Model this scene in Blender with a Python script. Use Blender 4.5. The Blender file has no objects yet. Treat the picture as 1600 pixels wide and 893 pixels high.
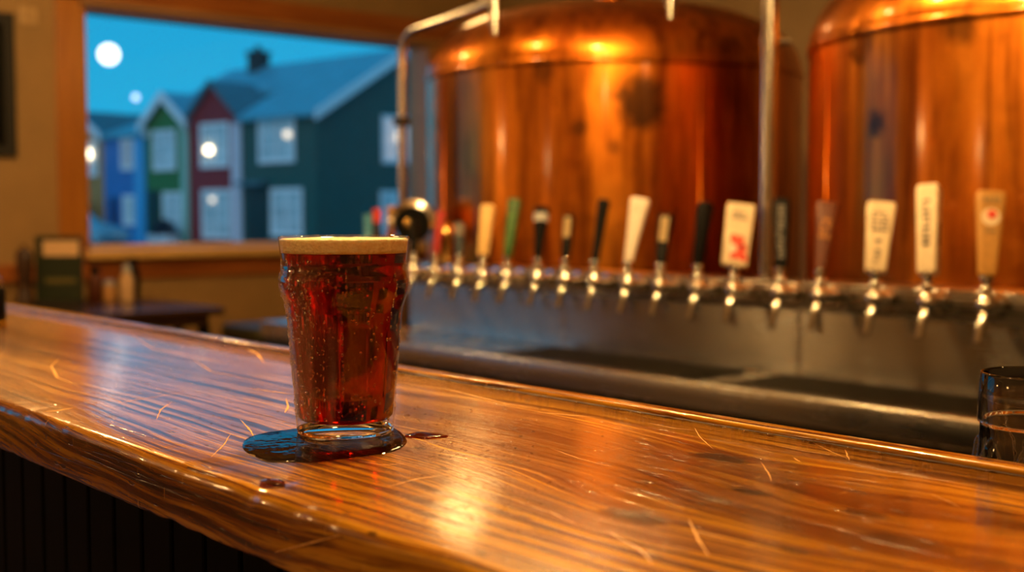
import bpy, bmesh, math, random
from mathutils import Vector, Matrix, noise

random.seed(7)
S = bpy.context.scene
COL = S.collection
PI = math.pi

# ------------------------------------------------------------------ camera maths (photo taken as 1600 x 893)
FPX, CX, CY, HOR, ZC = 1900.0, 800.0, 446.5, 335.0, 1.22
PITCH = math.atan((CY - HOR) / FPX)
YAW = math.atan(1650.0 / FPX)
FH = Vector((math.sin(YAW), math.cos(YAW), 0))
RT = Vector((math.cos(YAW), -math.sin(YAW), 0))
UZ = Vector((0, 0, 1))
FW = FH * math.cos(PITCH) - UZ * math.sin(PITCH)
UP = UZ * math.cos(PITCH) + FH * math.sin(PITCH)
ORG = Vector((0, 0, ZC))


def ray(x, y):
    return FW + RT * ((x - CX) / FPX) - UP * ((y - CY) / FPX)


def onz(x, y, z):
    d = ray(x, y)
    return ORG + d * ((z - ZC) / d.z)


def onx(x, y, X):
    d = ray(x, y)
    return ORG + d * (X / d.x)


def ony(x, y, Y):
    d = ray(x, y)
    return ORG + d * (Y / d.y)


# ------------------------------------------------------------------ object helpers
def obj(name, bm, mats, parent=None, smooth=False, angle=None):
    me = bpy.data.meshes.new(name)
    bmesh.ops.recalc_face_normals(bm, faces=bm.faces)
    bm.to_mesh(me)
    bm.free()
    o = bpy.data.objects.new(name, me)
    COL.objects.link(o)
    for m in (mats if isinstance(mats, (list, tuple)) else [mats]):
        me.materials.append(m)
    if parent:
        o.parent = parent
    if smooth:
        me.polygons.foreach_set('use_smooth', [True] * len(me.polygons))
        if angle:
            for e in me.edges:
                pass
            me.set_sharp_from_angle(angle=math.radians(angle))
    return o


def thing(name, label, cat, loc=(0, 0, 0), rotz=0, group=None):
    o = bpy.data.objects.new(name, None)
    o.empty_display_size = 0.05
    COL.objects.link(o)
    o.location = loc
    o.rotation_euler = (0, 0, rotz)
    return tag(o, label, cat, group)


def tag(o, label, cat, group=None, kind=None):
    o['label'] = label
    o['category'] = cat
    if group:
        o['group'] = group
    if kind:
        o['kind'] = kind
    return o


def struct(name, bm, m, label=None, cat=None, parent=None, smooth=False):
    o = obj(name, bm, m, parent, smooth, 35 if smooth else None)
    if parent is None:
        o['kind'] = 'structure'
        if label:
            o['label'] = label
            o['category'] = cat
    return o


def BM():
    return bmesh.new()


def box(bm, lo, hi, bev=0.0, seg=2, mi=0, mat=None):
    lo, hi = Vector(lo), Vector(hi)
    if bev <= 0:
        vs = [bm.verts.new((x, y, z)) for x in (lo.x, hi.x) for y in (lo.y, hi.y) for z in (lo.z, hi.z)]
        for q in ((0, 1, 3, 2), (4, 6, 7, 5), (0, 4, 5, 1), (2, 3, 7, 6), (0, 2, 6, 4), (1, 5, 7, 3)):
            bm.faces.new([vs[i] for i in q]).material_index = mi
        return vs
    r = bmesh.ops.create_cube(bm, size=1.0)
    vs = r['verts']
    c, d = (lo + hi) / 2, hi - lo
    for v in vs:
        v.co = Vector((c.x + v.co.x * d.x, c.y + v.co.y * d.y, c.z + v.co.z * d.z))
    fs = list({f for v in vs for f in v.link_faces})
    for f in fs:
        f.material_index = mi
    if bev > 0:
        es = list({e for v in vs for e in v.link_edges})
        rb = bmesh.ops.bevel(bm, geom=es, offset=bev, segments=seg, affect='EDGES', profile=0.5)
        for f in rb['faces']:
            f.material_index = mi
        vs = list({v for f in rb['faces'] for v in f.verts} | {v for v in vs if v.is_valid})
    if mat is not None:
        for v in vs:
            v.co = mat @ v.co
    return vs


def lathe(bm, prof, n=48, c=(0, 0, 0), cap0=True, cap1=True, mi=0, mat=None, rfun=None):
    """prof: list of (radius, z)"""
    c = Vector(c)
    rings = []
    for (r, z) in prof:
        if r < 1e-6:
            v = Vector((0, 0, z)) + c
            rings.append([bm.verts.new(mat @ v if mat else v)])
        else:
            ring = []
            for k in range(n):
                a = 2 * PI * k / n
                rr = r if rfun is None else rfun(r, z, a)
                v = Vector((rr * math.cos(a), rr * math.sin(a), z)) + c
                ring.append(bm.verts.new(mat @ v if mat else v))
            rings.append(ring)
    for a, b in zip(rings[:-1], rings[1:]):
        if len(a) == 1 and len(b) == 1:
            continue
        for k in range(n):
            k2 = (k + 1) % n
            if len(a) == 1:
                f = bm.faces.new((a[0], b[k], b[k2]))
            elif len(b) == 1:
                f = bm.faces.new((a[k], a[k2], b[0]))
            else:
                f = bm.faces.new((a[k], a[k2], b[k2], b[k]))
            f.material_index = mi
    if cap0 and len(rings[0]) > 1:
        bm.faces.new(list(reversed(rings[0]))).material_index = mi
    if cap1 and len(rings[-1]) > 1:
        bm.faces.new(rings[-1]).material_index = mi
    return rings


def tube(bm, pts, r, n=16, mi=0, caps=True):
    """round tube along a polyline; r is a number or list"""
    pts = [Vector(p) for p in pts]
    rs = r if isinstance(r, (list, tuple)) else [r] * len(pts)
    rings = []
    ref = None
    for i, p in enumerate(pts):
        if i == 0:
            t = pts[1] - p
        elif i == len(pts) - 1:
            t = p - pts[i - 1]
        else:
            t = (pts[i + 1] - p).normalized() + (p - pts[i - 1]).normalized()
        t.normalize()
        if ref is None:
            ref = Vector((1, 0, 0)) if abs(t.x) < 0.8 else Vector((0, 1, 0))
        u = (ref - t * ref.dot(t)).normalized()
        w = t.cross(u)
        ref = u
        rings.append([bm.verts.new(p + (u * math.cos(2 * PI * k / n) + w * math.sin(2 * PI * k / n)) * rs[i]) for k in range(n)])
    for a, b in zip(rings[:-1], rings[1:]):
        for k in range(n):
            f = bm.faces.new((a[k], a[(k + 1) % n], b[(k + 1) % n], b[k]))
            f.material_index = mi
    if caps:
        bm.faces.new(list(reversed(rings[0]))).material_index = mi
        bm.faces.new(rings[-1]).material_index = mi


def arc_path(p0, p1, p2, r, n=8):
    """corner p1 rounded with radius r"""
    p0, p1, p2 = Vector(p0), Vector(p1), Vector(p2)
    a = (p0 - p1).normalized()
    b = (p2 - p1).normalized()
    s, e = p1 + a * r, p1 + b * r
    out = []
    for k in range(n + 1):
        t = k / n
        out.append(s * (1 - t) ** 2 + p1 * 2 * t * (1 - t) + e * t * t)
    return out


def loft(bm, secs, n=32, power=2.0, mi=0, mat=None):
    """secs: (z, rx, ry[, power]) superellipse cross sections along z"""
    rings = []
    for s in secs:
        z, rx, ry = s[:3]
        p = s[3] if len(s) > 3 else power
        ring = []
        for k in range(n):
            a = 2 * PI * (k + 0.5) / n
            ca, sa = math.cos(a), math.sin(a)
            x = rx * math.copysign(abs(ca) ** (2 / p), ca)
            y = ry * math.copysign(abs(sa) ** (2 / p), sa)
            v = Vector((x, y, z))
            ring.append(bm.verts.new(mat @ v if mat else v))
        rings.append(ring)
    for a, b in zip(rings[:-1], rings[1:]):
        for k in range(n):
            bm.faces.new((a[k], a[(k + 1) % n], b[(k + 1) % n], b[k])).material_index = mi
    bm.faces.new(list(reversed(rings[0]))).material_index = mi
    bm.faces.new(rings[-1]).material_index = mi


def prism(bm, poly, d, mi=0, mat=None):
    """poly: list of 3-D points (planar), extruded along vector d"""
    a = [bm.verts.new(mat @ Vector(p) if mat else Vector(p)) for p in poly]
    b = [bm.verts.new(mat @ (Vector(p) + Vector(d)) if mat else Vector(p) + Vector(d)) for p in poly]
    n = len(a)
    bm.faces.new(a).material_index = mi
    bm.faces.new(list(reversed(b))).material_index = mi
    for k in range(n):
        bm.faces.new((a[k], b[k], b[(k + 1) % n], a[(k + 1) % n])).material_index = mi


def ball(bm, c, r, sc=(1, 1, 1), u=16, v=10, mi=0):
    ellipsoid(bm, Matrix.Translation(Vector(c)) @ Matrix.Diagonal((sc[0] * r, sc[1] * r, sc[2] * r, 1)), u, v, mi)


def ellipsoid(bm, M, u=8, v=6, mi=0):
    rings = []
    for i in range(1, v):
        t = PI * i / v
        rings.append([bm.verts.new(M @ Vector((math.sin(t) * math.cos(2 * PI * k / u), math.sin(t) * math.sin(2 * PI * k / u), math.cos(t)))) for k in range(u)])
    a, b = bm.verts.new(M @ Vector((0, 0, 1))), bm.verts.new(M @ Vector((0, 0, -1)))
    fs = []
    for k in range(u):
        fs.append(bm.faces.new((a, rings[0][k], rings[0][(k + 1) % u])))
        fs.append(bm.faces.new((b, rings[-1][(k + 1) % u], rings[-1][k])))
        for p, q in zip(rings[:-1], rings[1:]):
            fs.append(bm.faces.new((p[k], q[k], q[(k + 1) % u], p[(k + 1) % u])))
    for f in fs:
        f.material_index = mi


# ------------------------------------------------------------------ material helpers
class NT:
    def __init__(self, name):
        self.m = bpy.data.materials.new(name)
        self.m.use_nodes = True
        self.t = self.m.node_tree
        self.b = self.t.nodes['Principled BSDF']
        self.out = self.t.nodes['Material Output']

    def n(self, kind, **kw):
        nd = self.t.nodes.new(kind)
        for k, v in kw.items():
            setattr(nd, k, v)
        return nd

    def l(self, a, b):
        self.t.links.new(a, b)

    def val(self, sock, v):
        if hasattr(v, 'is_output') or isinstance(v, bpy.types.NodeSocket):
            self.l(v, sock)
        else:
            sock.default_value = v

    def math(self, op, a, b=0.0, c=0.0, clamp=False):
        nd = self.n('ShaderNodeMath', operation=op, use_clamp=clamp)
        for s, v in zip(nd.inputs, (a, b, c)):
            self.val(s, v)
        return nd.outputs[0]

    def vmath(self, op, a, b=(0, 0, 0)):
        nd = self.n('ShaderNodeVectorMath', operation=op)
        self.val(nd.inputs[0], a)
        self.val(nd.inputs[1], b)
        return nd.outputs['Value'] if op in ('LENGTH', 'DOT_PRODUCT', 'DISTANCE') else nd.outputs[0]

    def noise(self, vec, scale=5, detail=3, rough=0.55, dist=0.0):
        nd = self.n('ShaderNodeTexNoise')
        self.l(vec, nd.inputs['Vector'])
        nd.inputs['Scale'].default_value = scale
        nd.inputs['Detail'].default_value = detail
        nd.inputs['Roughness'].default_value = rough
        nd.inputs['Distortion'].default_value = dist
        return nd.outputs['Fac']

    def ramp(self, fac, stops, interp='LINEAR'):
        nd = self.n('ShaderNodeValToRGB')
        cr = nd.color_ramp
        cr.interpolation = interp
        while len(cr.elements) < len(stops):
            cr.elements.new(0.5)
        for e, (p, c) in zip(cr.elements, stops):
            e.position = p
            e.color = (*c, 1) if len(c) == 3 else c
        self.l(fac, nd.inputs[0])
        return nd.outputs[0]

    def mix(self, fac, a, b, mode='MIX'):
        nd = self.n('ShaderNodeMix', data_type='RGBA', blend_type=mode)
        self.val(nd.inputs[0], fac)
        self.val(nd.inputs[6], (*a, 1) if isinstance(a, tuple) and len(a) == 3 else a)
        self.val(nd.inputs[7], (*b, 1) if isinstance(b, tuple) and len(b) == 3 else b)
        return nd.outputs[2]

    def mapping(self, scale=(1, 1, 1), loc=(0, 0, 0), rot=(0, 0, 0)):
        tc = self.n('ShaderNodeTexCoord')
        mp = self.n('ShaderNodeMapping')
        mp.inputs['Scale'].default_value = scale
        mp.inputs['Location'].default_value = loc
        mp.inputs['Rotation'].default_value = rot
        self.l(tc.outputs['Object'], mp.inputs[0])
        return mp.outputs[0]

    def fresnel(self, ior, normal=None):
        g = self.n('ShaderNodeNewGeometry')
        fr = self.n('ShaderNodeFresnel')
        self.l(self.math('ADD', ior, self.math('MULTIPLY', g.outputs['Backfacing'], 1.0 / ior - ior)), fr.inputs[0])
        if normal:
            self.l(normal, fr.inputs['Normal'])
        return fr

    def bump(self, h, strength=0.3, dist=0.001):
        nd = self.n('ShaderNodeBump')
        nd.inputs['Strength'].default_value = strength
        nd.inputs['Distance'].default_value = dist
        self.l(h, nd.inputs['Height'])
        self.l(nd.outputs[0], self.b.inputs['Normal'])
        return nd

    def set(self, **kw):
        for k, v in kw.items():
            s = self.b.inputs[k.replace('_', ' ')]
            if isinstance(v, tuple) and len(v) == 3 and s.type == 'RGBA':
                v = (*v, 1)
            self.val(s, v)
        return self


def simple(name, c, rough=0.5, metal=0.0, var=0.18, scale=30, bump=0.0, **kw):
    q = NT(name)
    v = q.mapping()
    f = q.noise(v, scale, 3)
    d = tuple(x * (1 - var) for x in c)
    e = tuple(min(1, x * (1 + var)) for x in c)
    q.set(Base_Color=q.ramp(f, [(0.3, d), (0.7, e)]), Roughness=rough, Metallic=metal)
    if bump:
        q.bump(f, bump, 0.001)
    q.set(**kw)
    return q.m


def emis(name, c, s):
    q = NT(name)
    q.set(Base_Color=(0.8, 0.8, 0.8), Emission_Color=c, Emission_Strength=s)
    return q.m


def wood(name, dark, light, axis='Y', scale=1.0, rough=0.35, coat=0.0):
    q = NT(name)
    sc = {'X': (2, 22, 22), 'Y': (22, 2, 22), 'Z': (22, 22, 2)}[axis]
    v = q.mapping(tuple(s * scale for s in sc))
    f = q.noise(v, 1.6, 5, 0.6, 0.6)
    q.set(Base_Color=q.ramp(f, [(0.3, dark), (0.52, tuple((a + b) / 2 for a, b in zip(dark, light))), (0.72, light)]), Roughness=rough, Coat_Weight=coat, Coat_Roughness=0.15)
    q.bump(f, 0.25, 0.002)
    return q.m


# ---- materials
M = {}
M['tan'] = simple('tan_paint', (0.37, 0.225, 0.085), 0.6, 0, 0.06, 6, 0.05)
M['olive'] = simple('olive_tan_paint', (0.36, 0.23, 0.09), 0.65, 0, 0.1, 4, 0.05)
M['ceiling'] = simple('ceiling_paint', (0.40, 0.26, 0.13), 0.8, 0, 0.06, 6)
M['floor'] = wood('dark_floor_boards', (0.035, 0.018, 0.008), (0.09, 0.05, 0.02), 'Y', 0.6, 0.5)
M['orange_wood'] = wood('orange_pine', (0.36, 0.12, 0.012), (0.56, 0.22, 0.03), 'Z', 0.5, 0.35)
M['orange_wood_x'] = wood('orange_pine_lengthwise', (0.26, 0.07, 0.012), (0.46, 0.15, 0.03), 'X', 0.5, 0.35)
M['sill_wood'] = wood('pale_pine_sill', (0.72, 0.42, 0.13), (0.88, 0.58, 0.22), 'X', 0.5, 0.3)
M['reveal_wood'] = wood('brown_pine_reveal', (0.34, 0.17, 0.06), (0.50, 0.27, 0.1), 'X', 0.5, 0.4)
M['black_wood'] = wood('black_stained_boards', (0.0022, 0.0016, 0.0014), (0.005, 0.0035, 0.0028), 'Z', 0.6, 0.75)
M['black_wood'].node_tree.nodes['Principled BSDF'].inputs['Specular IOR Level'].default_value = 0.08
M['table_wood'] = wood('dark_table_top', (0.03, 0.015, 0.01), (0.07, 0.035, 0.02), 'X', 0.6, 0.22)
M['black'] = simple('black_plastic', (0.003, 0.0028, 0.0028), 0.5, 0, 0.2, 40, Specular_IOR_Level=0.1)
M['black_matte'] = simple('black_matte_paint', (0.01, 0.009, 0.008), 0.6, 0, 0.2, 20)
M['chrome'] = simple('polished_chrome', (0.72, 0.70, 0.67), 0.12, 1.0, 0.05, 60)
M['brass'] = simple('aged_brass', (0.70, 0.45, 0.15), 0.22, 1.0, 0.12, 40)


def steel_mat(name, c=(0.62, 0.61, 0.59), rough=0.3, axis='Y'):
    q = NT(name)
    sc = {'Y': (60, 1.2, 60), 'Z': (60, 60, 1.5), 'B': (300, 2.5, 300)}[axis]
    v = q.mapping(sc)
    f = q.noise(v, 3, 4, 0.6)
    v2 = q.mapping((2, 2, 2))
    g = q.noise(v2, 3, 3)
    q.set(Base_Color=q.ramp(f, [(0.3, tuple(x * 0.8 for x in c)), (0.7, c)]), Metallic=1.0,
          Roughness=q.math('ADD', q.math('MULTIPLY', f, 0.12), q.math('MULTIPLY_ADD', g, 0.12, rough - 0.12)))
    if axis == 'B':
        tg = q.n('ShaderNodeTangent', direction_type='UV_MAP')
        tg.uv_map = 'UVMap'
        q.l(tg.outputs[0], q.b.inputs['Tangent'])
        q.set(Anisotropic=0.85, Anisotropic_Rotation=0.25)
    q.bump(f, 0.1 if axis == 'B' else 0.08, 0.0006 if axis == 'B' else 0.001)
    return q.m


M['steel'] = steel_mat('brushed_steel', rough=0.26)
M['steel_panel'] = steel_mat('brushed_steel_panel', (0.54, 0.53, 0.51), rough=0.24, axis='B')
M['pipe_steel'] = steel_mat('steel_tube', (0.62, 0.58, 0.52), 0.2, 'Z')
M['rail_steel'] = steel_mat('dull_rail_steel', (0.34, 0.31, 0.28), rough=0.28)
M['grate'] = simple('dark_drip_grate', (0.03, 0.028, 0.026), 0.45, 0.6, 0.2, 40)


def copper_mat(name, blots):
    """blots: (centre, radius, strength) dark stains in object space"""
    q = NT(name)
    tc = q.n('ShaderNodeTexCoord').outputs['Object']
    v = q.mapping((3.0, 3.0, 0.8))
    f = q.noise(v, 1.6, 5, 0.6, 0.5)
    v2 = q.mapping((16, 16, 1.1))
    g = q.noise(v2, 1.4, 5, 0.62, 0.4)
    v3 = q.mapping((1, 1, 1))
    h = q.noise(v3, 9, 5, 0.65, 1.0)
    base = q.ramp(f, [(0.28, (0.34, 0.085, 0.009)), (0.5, (0.68, 0.225, 0.022)), (0.75, (0.90, 0.38, 0.05))])
    streak = q.ramp(g, [(0.30, (0.20, 0.11, 0.07)), (0.52, (1, 1, 1))])
    col = q.mix(0.85, base, streak, 'MULTIPLY')
    mask = None
    for (c, r, s) in blots:
        d = q.vmath('DISTANCE', tc, c)
        d = q.math('ADD', d, q.math('MULTIPLY_ADD', h, r * 1.4, -r * 0.7))
        k = q.math('SUBTRACT', 1.0, q.math('DIVIDE', d, r), clamp=True)
        k = q.math('MULTIPLY', q.math('MULTIPLY', k, 2.0, clamp=True), s)
        mask = k if mask is None else q.math('MAXIMUM', mask, k)
    if mask is not None:
        col = q.mix(mask, col, (0.055, 0.025, 0.012))
    q.set(Base_Color=col, Metallic=1.0, Roughness=q.math('MULTIPLY_ADD', h, 0.2, 0.22), Coat_Weight=0.4, Coat_Roughness=0.10, Coat_Tint=(1, .8, .5, 1))
    nb = q.noise(q.mapping((5, 5, 1.5)), 1.5, 2)
    q.bump(nb, 0.25, 0.004)
    return q.m


# bar wood -----------------------------------------------------------
def bar_wood():
    q = NT('varnished_amber_pine')
    tc = q.n('ShaderNodeTexCoord').outputs['Object']
    sx = q.n('ShaderNodeSeparateXYZ')
    q.l(tc, sx.inputs[0])
    X, Y, Z = sx.outputs
    warp = q.noise(q.mapping((3.0, 0.9, 3.0)), 1.0, 3, 0.55)
    knots = [onz(1125, 715, 1.05), onz(985, 806, 1.05), onz(1415, 846, 1.05), onz(1352, 803, 1.05), onz(1170, 768, 1.05), onz(1240, 860, 1.05), onz(655, 700, 1.05)]
    krad = [0.012, 0.011, 0.013, 0.008, 0.007, 0.004, 0.003]
    bend = None
    dark = None
    hole = None
    for k, r in zip(knots, krad):
        dv = q.vmath('MULTIPLY', q.vmath('SUBTRACT', tc, tuple(k)), (1.0, 0.42, 0.0))
        d = q.vmath('LENGTH', dv)
        # grain pushed aside by the knot
        sep = q.n('ShaderNodeSeparateXYZ')
        q.l(dv, sep.inputs[0])
        g = q.math('POWER', 2.718, q.math('MULTIPLY', q.math('POWER', q.math('DIVIDE', d, r * 4.4), 2.0), -1.0))
        b = q.math('MULTIPLY', g, r * 2.6)
        bend = b if bend is None else q.math('ADD', bend, b)
        wob = q.noise(q.mapping((1, 1, 1)), 120, 2)
        dd = q.math('ADD', d, q.math('MULTIPLY_ADD', wob, r * 0.8, -r * 0.4))
        core = q.math('SUBTRACT', 1.0, q.math('DIVIDE', dd, r), clamp=True)
        core = q.math('MULTIPLY', core, 3.0, clamp=True)
        dark = core if dark is None else q.math('MAXIMUM', dark, core)
        halo = q.math('MULTIPLY', g, 0.8)
        hole = halo if hole is None else q.math('MAXIMUM', hole, halo)
    u = q.math('ADD', X, q.math('MULTIPLY_ADD', warp, 0.11, 0.0))
    u = q.math('ADD', u, bend)
    u = q.math('ADD', u, q.math('MULTIPLY', Z, 0.6))
    cmb = q.n('ShaderNodeCombineXYZ')
    q.l(q.math('MULTIPLY', u, 150.0), cmb.inputs[0])
    q.l(q.math('MULTIPLY', Y, 1.6), cmb.inputs[1])
    rings = q.noise(cmb.outputs[0], 1.0, 4, 0.6)
    cmb2 = q.n('ShaderNodeCombineXYZ')
    q.l(q.math('MULTIPLY', u, 650.0), cmb2.inputs[0])
    q.l(q.math('MULTIPLY', Y, 14.0), cmb2.inputs[1])
    fine = q.noise(cmb2.outputs[0], 1.0, 3, 0.6)
    broad = q.noise(q.mapping((9, 1.6, 9)), 1.0, 3, 0.5)
    col = q.ramp(rings, [(0.38, (0.07, 0.013, 0.001)), (0.46, (0.27, 0.082, 0.003)), (0.53, (0.58, 0.25, 0.008)), (0.66, (0.80, 0.42, 0.02))])
    col = q.mix(0.75, col, q.ramp(fine, [(0.38, (0.25, 0.14, 0.08)), (0.5, (1, 1, 1))]), 'MULTIPLY')
    col = q.mix(0.55, col, q.ramp(broad, [(0.38, (0.30, 0.16, 0.09)), (0.54, (1, 1, 1))]), 'MULTIPLY')
    col = q.mix(hole, col, q.mix(0.5, col, (0.10, 0.022, 0.002)))
    col = q.mix(dark, col, (0.028, 0.010, 0.004))
    # long shallow cracks and old scratches following the grain
    ck = q.noise(q.mapping((260, 5, 260)), 1.0, 2, 0.5)
    ckm = q.ramp(ck, [(0.66, (0, 0, 0)), (0.70, (1, 1, 1))])
    col = q.mix(q.math('MULTIPLY', ckm, 0.8), col, (0.05, 0.012, 0.002))
    lt = q.noise(q.mapping((40, 330, 40), rot=(0, 0, 0.5)), 1.0, 2, 0.5)
    col = q.mix(q.math('MULTIPLY', q.ramp(lt, [(0.70, (0, 0, 0)), (0.74, (1, 1, 1))]), 0.45), col, (0.85, 0.47, 0.10))
    # dents and dirt specks
    sp = q.noise(q.mapping((150, 34, 150)), 1.0, 2, 0.5)
    spk = q.ramp(sp, [(0.67, (0, 0, 0)), (0.72, (1, 1, 1))])
    col = q.mix(q.math('MULTIPLY', spk, 0.75), col, (0.045, 0.014, 0.004))
    micro = q.noise(q.mapping((330, 120, 330)), 1.0, 2, 0.5)
    q.set(Base_Color=col, Roughness=q.math('MULTIPLY_ADD', broad, 0.14, 0.16), Specular_IOR_Level=0.3, Coat_Weight=0.7, Coat_IOR=1.55, Coat_Roughness=q.math('MULTIPLY_ADD', broad, 0.10, 0.03))
    h = q.math('ADD', q.math('MULTIPLY', fine, 0.55), q.math('MULTIPLY', rings, 0.9))
    h = q.math('ADD', h, q.math('MULTIPLY', micro, 0.35))
    h = q.math('SUBTRACT', h, q.math('MULTIPLY', spk, 0.8))
    h = q.math('SUBTRACT', h, q.math('MULTIPLY', dark, 0.8))
    h = q.math('SUBTRACT', h, q.math('MULTIPLY', ckm, 0.8))
    q.bump(h, 0.5, 0.0008)
    b2 = q.n('ShaderNodeBump')
    b2.inputs['Strength'].default_value = 0.22
    b2.inputs['Distance'].default_value = 0.0008
    q.l(h, b2.inputs['Height'])
    q.l(b2.outputs[0], q.b.inputs['Coat Normal'])
    return q.m


M['bar'] = bar_wood()
M['scratch'] = simple('bare_wood_scratch', (0.78, 0.42, 0.11), 0.6, 0, 0.25, 300)
M['bar_dark'] = simple('dark_groove', (0.03, 0.012, 0.004), 0.5)


def water_mat(name, tint, rough=0.02):
    q = NT(name)
    nt = q.t
    tr = q.n('ShaderNodeBsdfTransparent')
    tr.inputs[0].default_value = (*tint, 1)
    gl = q.n('ShaderNodeBsdfGlossy')
    gl.inputs['Roughness'].default_value = rough
    fr = q.fresnel(1.36)
    mx = q.n('ShaderNodeMixShader')
    q.l(fr.outputs[0], mx.inputs[0])
    q.l(tr.outputs[0], mx.inputs[1])
    q.l(gl.outputs[0], mx.inputs[2])
    q.l(mx.outputs[0], q.out.inputs[0])
    f = q.noise(q.mapping((90, 60, 60)), 1, 2)
    bp = q.n('ShaderNodeBump')
    bp.inputs['Strength'].default_value = 0.3
    bp.inputs['Distance'].default_value = 0.001
    q.l(f, bp.inputs['Height'])
    q.l(bp.outputs[0], gl.inputs['Normal'])
    q.l(bp.outputs[0], fr.inputs['Normal'])
    return q.m


M['puddle'] = water_mat('spilled_ale_film', (0.22, 0.14, 0.10))
M['drop'] = water_mat('water_drop', (0.86, 0.80, 0.72))
M['amber_drop'] = water_mat('amber_ale_drop', (0.42, 0.12, 0.04))


def glass_mat(name, ior=1.5, tint=(1, 1, 1), rough=0.0, frost=False):
    q = NT(name)
    q.set(Base_Color=tint, Roughness=rough, IOR=ior, Transmission_Weight=1.0)
    f = q.noise(q.mapping((1, 1, 0.6)), 25, 2)
    q.bump(f, 0.02, 0.001)
    return q.m


def pint_glass_mat():
    q = NT('wet_pint_glass')
    tc = q.n('ShaderNodeTexCoord').outputs['Object']
    sx = q.n('ShaderNodeSeparateXYZ')
    q.l(tc, sx.inputs[0])
    # mist of fine condensation on one side, wiped into runs
    side = q.math('ADD', q.math('MULTIPLY', sx.outputs[0], -0.80), q.math('MULTIPLY', sx.outputs[1], 0.30))
    runs = q.noise(q.mapping((90, 90, 3.0)), 1.0, 3)
    k = q.math('ADD', q.math('MULTIPLY', side, 30.0), q.math('MULTIPLY_ADD', runs, 2.4, -1.75))
    low = q.math('MULTIPLY_ADD', sx.outputs[2], -9.0, 1.2, clamp=True)
    k = q.math('MULTIPLY', q.math('MULTIPLY', k, low), 1.0, clamp=True)
    mist = q.noise(q.mapping((1, 1, 1)), 900, 2, 0.6)
    big = q.noise(q.mapping((1, 1, 0.5)), 30, 2)
    h = q.math('ADD', q.math('MULTIPLY', q.math('MULTIPLY', mist, k), 0.6), q.math('MULTIPLY', big, 0.12))
    bp = q.n('ShaderNodeBump')
    bp.inputs['Strength'].default_value = 0.35
    bp.inputs['Distance'].default_value = 0.0008
    q.l(h, bp.inputs['Height'])
    # thin wall: straight-through light plus a Fresnel reflection; the mist scatters a little
    tr = q.n('ShaderNodeBsdfTransparent')
    tr.inputs[0].default_value = (0.97, 0.975, 0.97, 1)
    gl = q.n('ShaderNodeBsdfGlossy')
    q.l(q.math('MULTIPLY_ADD', k, 0.22, 0.02), gl.inputs['Roughness'])
    fr = q.fresnel(1.45)
    for nd in (gl, fr):
        q.l(bp.outputs[0], nd.inputs['Normal'])
    mx = q.n('ShaderNodeMixShader')
    q.l(fr.outputs[0], mx.inputs[0])
    q.l(tr.outputs[0], mx.inputs[1])
    q.l(gl.outputs[0], mx.inputs[2])
    df = q.n('ShaderNodeBsdfDiffuse')
    df.inputs[0].default_value = (0.75, 0.72, 0.68, 1)
    m2 = q.n('ShaderNodeMixShader')
    q.l(q.math('MULTIPLY', k, q.math('MULTIPLY_ADD', mist, 0.9, -0.15, clamp=True)), m2.inputs[0])
    q.l(mx.outputs[0], m2.inputs[1])
    q.l(df.outputs[0], m2.inputs[2])
    q.l(m2.outputs[0], q.out.inputs[0])
    return q.m


M['pint'] = pint_glass_mat()
M['clear_glass'] = glass_mat('clear_tumbler_glass', 1.5)


def beer_mat():
    q = NT('ruby_ale')
    q.t.nodes.remove(q.b)
    rf = q.n('ShaderNodeBsdfRefraction')
    rf.inputs['IOR'].default_value = 1.34
    rf.inputs['Roughness'].default_value = 0.0
    gl = q.n('ShaderNodeBsdfGlass')
    gl.inputs['IOR'].default_value = 1.34
    gl.inputs['Roughness'].default_value = 0.10
    q.l(gl.outputs[0], q.out.inputs['Surface'])
    va = q.n('ShaderNodeVolumeAbsorption')
    va.inputs[0].default_value = (0.87, 0.17, 0.012, 1)
    va.inputs[1].default_value = 78.0
    vs = q.n('ShaderNodeVolumeScatter')
    vs.inputs[0].default_value = (0.9, 0.25, 0.06, 1)
    vs.inputs[1].default_value = 0.8
    ad = q.n('ShaderNodeAddShader')
    q.l(va.outputs[0], ad.inputs[0])
    q.l(vs.outputs[0], ad.inputs[1])
    q.l(va.outputs[0], q.out.inputs['Volume'])
    return q.m


M['beer'] = beer_mat()


def foam_mat():
    q = NT('cream_foam')
    v = q.mapping((1, 1, 1))
    vo = q.n('ShaderNodeTexVoronoi')
    vo.inputs['Scale'].default_value = 420
    q.l(v, vo.inputs['Vector'])
    f = q.noise(v, 160, 3)
    q.set(Base_Color=q.ramp(f, [(0.35, (0.86, 0.68, 0.36)), (0.65, (0.96, 0.84, 0.55))]), Roughness=0.6,
          Subsurface_Weight=0.4, Subsurface_Radius=(0.004, 0.003, 0.0015), Subsurface_Scale=1.0)
    q.bump(q.math('ADD', vo.outputs['Distance'], f), 0.5, 0.0012)
    return q.m


M['foam'] = foam_mat()

# window pane: thin flat glass
def pane_mat():
    q = NT('window_glass')
    tr = q.n('ShaderNodeBsdfTransparent')
    tr.inputs[0].default_value = (0.96, 0.98, 0.98, 1)
    gl = q.n('ShaderNodeBsdfGlossy')
    gl.inputs['Roughness'].default_value = 0.0
    fr = q.fresnel(1.45)
    mx = q.n('ShaderNodeMixShader')
    q.l(q.math('MULTIPLY', fr.outputs[0], 0.6), mx.inputs[0])
    q.l(tr.outputs[0], mx.inputs[1])
    q.l(gl.outputs[0], mx.inputs[2])
    q.l(mx.outputs[0], q.out.inputs[0])
    return q.m


M['pane'] = pane_mat()

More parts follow.
